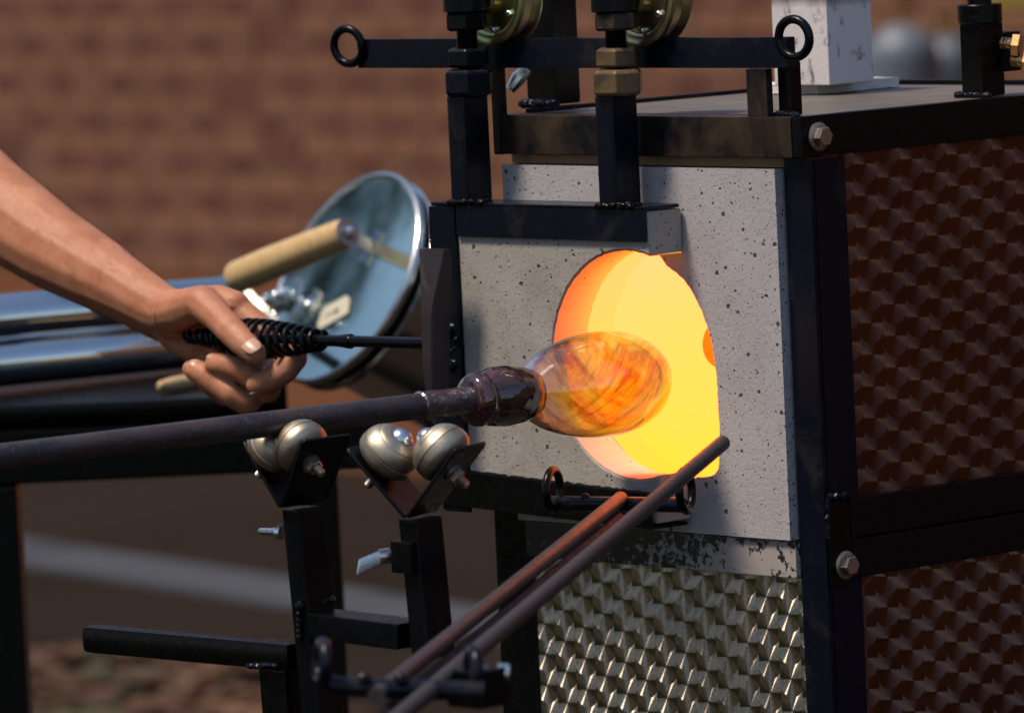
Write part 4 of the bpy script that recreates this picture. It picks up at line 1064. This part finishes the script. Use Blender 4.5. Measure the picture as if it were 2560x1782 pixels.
# ------------------------------------------------------------------ round lidded drum behind the hand
LD = 5.62
lc = AT(863, 694, LD)
ln_ = (-fwd*.53+(-rt*.88+up*.47).normalized()*.848).normalized()
l1 = (rt*.47+up*.88); l1 = (l1-ln_*l1.dot(ln_)).normalized(); l2 = ln_.cross(l1)
LR = 284/F_PX*LD
DR = thing('round_drum', 'small steel drum with a shiny round lid and a pale wooden grip handle', 'drum', lc)
b = MB(); b.lathe(lc, ln_, [(-.006, LR*.985), (-.0055, LR), (-.0005, LR), (.0012, LR*.992), (.0016, LR*.975), (.0004, LR*.962), (.0, LR*.95), (.0, .001)], 96); b.build('round_lid', M['lid'], DR, 50)
b = MB(); b.lathe(lc-ln_*.007, -ln_, [(0, LR*.93), (.001, LR*.955), (.006, LR*.955), (.007, LR*.93)], 96); b.build('gasket', M['dark'], DR, 50)
b = MB(); b.lathe(lc-ln_*.0145, -ln_, [(0, LR*.9), (0, LR*.99), (.001, LR*1.005), (.005, LR*1.005), (.006, LR*.99), (.006, LR*.86), (.14, LR*.86)], 96); b.build('drum_shell', M['polished'], DR, 50)
hA, hB = AT(583, 697, LD-.055), AT(866, 583, LD-.150)
hx_ = (hB-hA).normalized(); hl_ = (hB-hA).length
b = MB(); b.lathe(hA, hx_, [(0, .0095), (.002, .0128), (.006, .0142), (hl_*.3, .0148), (hl_*.7, .0142), (hl_-.004, .0132), (hl_-.0005, .0120), (hl_, .009)], 40); b.build('wooden_grip', M['wood'], DR, 60)
b = MB(); b.lathe(hB+hx_*.0004, hx_, [(0, .0125), (.0018, .0125)], 36); b.build('end_washer', plain('dull_washer', (.42, .35, .35), .40, .8, .1), DR)
b = MB(); b.nut(hB+hx_*.0022, hx_, .0062, .004); b.lathe(hB+hx_*.0062, hx_, [(0, .0045), (.002, .004), (.0028, .001)], 20); b.build('end_nut', M['zinc'], DR)
st0 = hB+hx_*.001; st1 = lc+(AT(985, 648, LD)-lc)-ln_*((AT(985, 648, LD)-lc).dot(ln_))
sdv = (st1-st0).normalized(); wv = hx_.cross(sdv).normalized()
b = MB(); b.beam(st0+sdv*.006, st1, wv*.0075, hx_*.0012, .0006); b.build('handle_strap', M['bolt'], DR)
b = MB(); b.beam(st1-l1*.016, st1+l1*.016, l2*.008, ln_*.0016, .0006); b.build('strap_foot', M['polished'], DR)
st2 = hA; st3 = lc+(AT(640, 800, LD)-lc); st3 = st3-ln_*((st3-lc).dot(ln_)); sdv = (st3-st2).normalized()
b = MB(); b.beam(st2, st3, wv*.0065, hx_*.0012, .0006); b.build('handle_strap', M['black'], DR)
def on_lid(px, py, h=.004):
    d = ray(px, py); t = (lc+ln_*h-CAM).dot(ln_)/d.dot(ln_); return CAM+d*t
for px, py, r_ in ((672, 748, .0075), (694, 742, .0085), (712, 738, .008)):
    b = MB(); b.blob(on_lid(px, py, .008), r_, r_, r_*.8, rough=.25, seed=px); b.build('latch_link', M['zinc'], DR)
p0, p1 = on_lid(738, 752, .012), on_lid(748, 698, .012)
b = MB(); b.beam(p0, p1, l2*.0052, ln_*.002, .001); b.build('latch_lever', M['zinc'], DR)
p0, p1 = on_lid(740, 775, .008), on_lid(795, 755, .008)
b = MB(); b.beam(p0, p1, l1*.0085, ln_*.003, .001); b.build('latch_plate', M['zinc'], DR)
b = MB(); b.blob(on_lid(772, 768, .012), .0058, .0058, .0066, rough=.1); b.build('latch_stud', M['zinc'], DR)
pl = [on_lid(793, 778, .0016), on_lid(866, 738, .0016), on_lid(874, 748, .0016), on_lid(870, 782, .0016), on_lid(800, 822, .0016), on_lid(792, 812, .0016)]
b = MB(); b.prism(pl, -ln_*.0009); lb = b.build('label_plate', M['label'], DR)
b = MB(); q0, q1 = on_lid(815, 790, .0019), on_lid(848, 772, .0019)
b.beam(q0, q1, l1*.0006, ln_*.0002); q2 = on_lid(840, 777, .0022); b.lathe(q2, ln_, [(0, .0022), (.0003, .0022)], 14); b.build('label_mark', M['ink'], lb)
b = MB(); b.ring(lc, ln_, LR*.988, .0030, 96, 12); b.build('lid_rim', plain('bright_rim_steel', (.78, .78, .76), .22, 1., .06, 40, .05), DR, 80)
# hinge bars below the lid
for a_, c_, r_ in (((930, 905), (1120, 1010), .005), ((905, 930), (1095, 1075), .004), ((960, 870), (1090, 930), .006)):
    b = MB(); b.tube([AT(a_[0], a_[1], LD+.05), AT(c_[0], c_[1], LD+.0)], r_, 12); b.build('hinge_bar', M['scaled'], DR)

# ------------------------------------------------------------------ polished cylinder lying on the black table
rh = Vector((rt.x, rt.y, 0)).normalized(); fh = Vector((fwd.x, fwd.y, 0)).normalized()
cr = 60/F_PX*5.5
bots = []
for py0, py1, lab in ((812, 744, 'upper of two mirror polished steel tubes stacked behind the forearm'), (924, 850, 'lower polished steel tube resting on the black table behind the wrist')):
    ca, cb = AT(-180, py0, 5.42), AT(596, py1, 5.62)
    cd = (cb-ca).normalized()
    PC = thing('steel_tube', lab, 'tube', ca, 'polished steel tubes')
    b = MB(); ll = (cb-ca).length; b.lathe(ca, cd, [(0, cr*.9), (.003, cr), (ll-.003, cr), (ll, cr*.94)], 64); b.build('tube_shell', M['polished'], PC, 50)
    b = MB(); b.lathe(ca+cd*(ll-.018), cd, [(0, cr*1.004), (.001, cr*1.03), (.011, cr*1.03), (.012, cr*1.004)], 64, capa=False, capb=False); b.build('end_band', M['polished'], PC, 50)
ztab = min(ca.z, cb.z)-cr-.002
TB = thing('black_table', 'heavy black steel table under the polished cylinder with one square leg in view', 'table', Vector((ca.x, ca.y, 0)))
tc = AT(420, 1080, 5.36); tc.z = ztab-.036
def tbox(a0, a1, f0_, f1_, z0, z1, nm, mat, bev=.003):
    o = AT(420, 1080, 5.36); b = MB()
    c = o+rh*((a0+a1)/2)+fh*((f0_+f1_)/2); c.z = (z0+z1)/2
    rotm = Matrix((rh, fh, Vector((0, 0, 1)))).transposed()
    b.box(c, (a1-a0)/2, (f1_-f0_)/2, (z1-z0)/2, bev, rotm); return b.build(nm, mat, TB)
zap = AT(300, 1200, 5.36).z
tbox(-.62, .080, -.02, .34, ztab-.012, ztab, 'table_top', M['dark'])
tbox(-.60, .18, .0, .012, zap, min(ztab-.0125, AT(800, 1040, 5.36).z), 'front_apron', M['dark'])
tbox(-.60, .09, .31, .322, zap, ztab-.0125, 'rear_apron', M['dark'])
lx0 = (AT(-90, 1400, 5.36)-AT(420, 1400, 5.36)).length
tbox(-lx0-.010, -lx0+.042, -.004, .048, 0, zap-.001, 'leg', M['dark'])
tbox(-lx0-.040, -lx0+.012, .28, .332, 0, zap-.001, 'leg', M['dark'])
tbox(.109, .140, -.003, .030, 0, zap-.001, 'leg', M['dark'])
tbox(.100, .131, .285, .318, 0, zap-.001, 'leg', M['dark'])
# turned wooden stick lying on the table
w0, w1 = AT(395, 952, 5.38), AT(560, 925, 5.46); w0.z = w1.z = ztab+.0068
WS = MB(); WS.lathe(w0, (w1-w0), [(0, .002), (.004, .0045), (.02, .006), ((w1-w0).length, .0065)], 20)
tag(WS.build('wooden_stick', M['wood'], None), 'short pale wooden stick lying on the black table below the wrist', 'stick')

# ------------------------------------------------------------------ blurred things far behind on the right
def gas(px, depth, r, h, label, col):
    p = AT(px, 300, depth); p.z = 0
    g = thing('gas_cylinder', label, 'gas cylinder', p, 'gas cylinders by the wall')
    b = MB(); b.lathe(p, (0, 0, 1), [(0, r*.9), (.02, r), (h-.9*r, r), (h-.5*r, r*.92), (h-.2*r, r*.65), (h-.05*r, r*.35), (h, r*.3)], 40); b.build('cylinder_body', plain('gas_paint', col, .45, 0, .1, 8, .05), g)
    b = MB(); b.lathe(p+Vector((0, 0, h)), (0, 0, 1), [(0, .02), (.06, .02), (.065, .035), (.08, .035)], 20); b.build('valve', M['brass'], g)
zt_ = AT(2270, 60, 20.5).z
gas(2262, 20.5, .125, zt_, 'pale blue grey gas cylinder standing nearer the flue', (.11, .135, .17))
gas(2378, 21.2, .115, AT(2380, 85, 21.2).z, 'darker blue grey gas cylinder standing nearer the clamp post', (.07, .09, .12))
p = AT(2545, 20, 20); yb = MB(); pz = p.z
SG = thing('yellow_board', 'yellow board on a thin post far behind the right clamp post', 'sign board', Vector((p.x, p.y, 0)))
rotm = Matrix((rh, fh, Vector((0, 0, 1)))).transposed()
b = MB(); b.box(Vector((p.x, p.y, pz+.16))+rh*.05, .16, .012, .16, .004, rotm); b.build('board', plain('yellow_paint', (.42, .30, .05), .5, 0, .08), SG)
b = MB(); b.box(Vector((p.x, p.y, (pz)/2))+fh*.03+rh*.19, .018, .014, pz/2+.1, .002, rotm); b.build('board_post', M['dark'], SG)
# fallen leaves on the ground bottom left
lv = MB(); lm = []
cols = [(.075, .024, .009), (.095, .040, .012), (.050, .018, .008), (.022, .042, .010), (.055, .034, .015)]
for i in range(520):
    px, py = random.gauss(300, 220), random.uniform(1625, 1850)
    q = FZ(px, py, .012+random.random()*.02); s_ = random.uniform(.03, .065); a = random.random()*6.28
    e = Vector((math.cos(a), math.sin(a), random.uniform(-.3, .3)))*s_; f = Vector((-math.sin(a), math.cos(a), random.uniform(-.4, .4)))*s_*.45
    lv.mi = 3 if (abs(px-235) < 70 and random.random() < .45) else random.choice((0, 0, 1, 2, 4))
    v = lv.bm.verts.new
    vs = [v(q-e), v(q-e*.3+f), v(q+e*.4+f*.8), v(q+e), v(q+e*.4-f*.8), v(q-e*.3-f)]
    lv.face(vs)
o = lv.build('leaf_litter', [plain('leaf', c, .7, 0, .2, 20, .2) for c in cols], None, 0); o['kind'] = 'stuff'
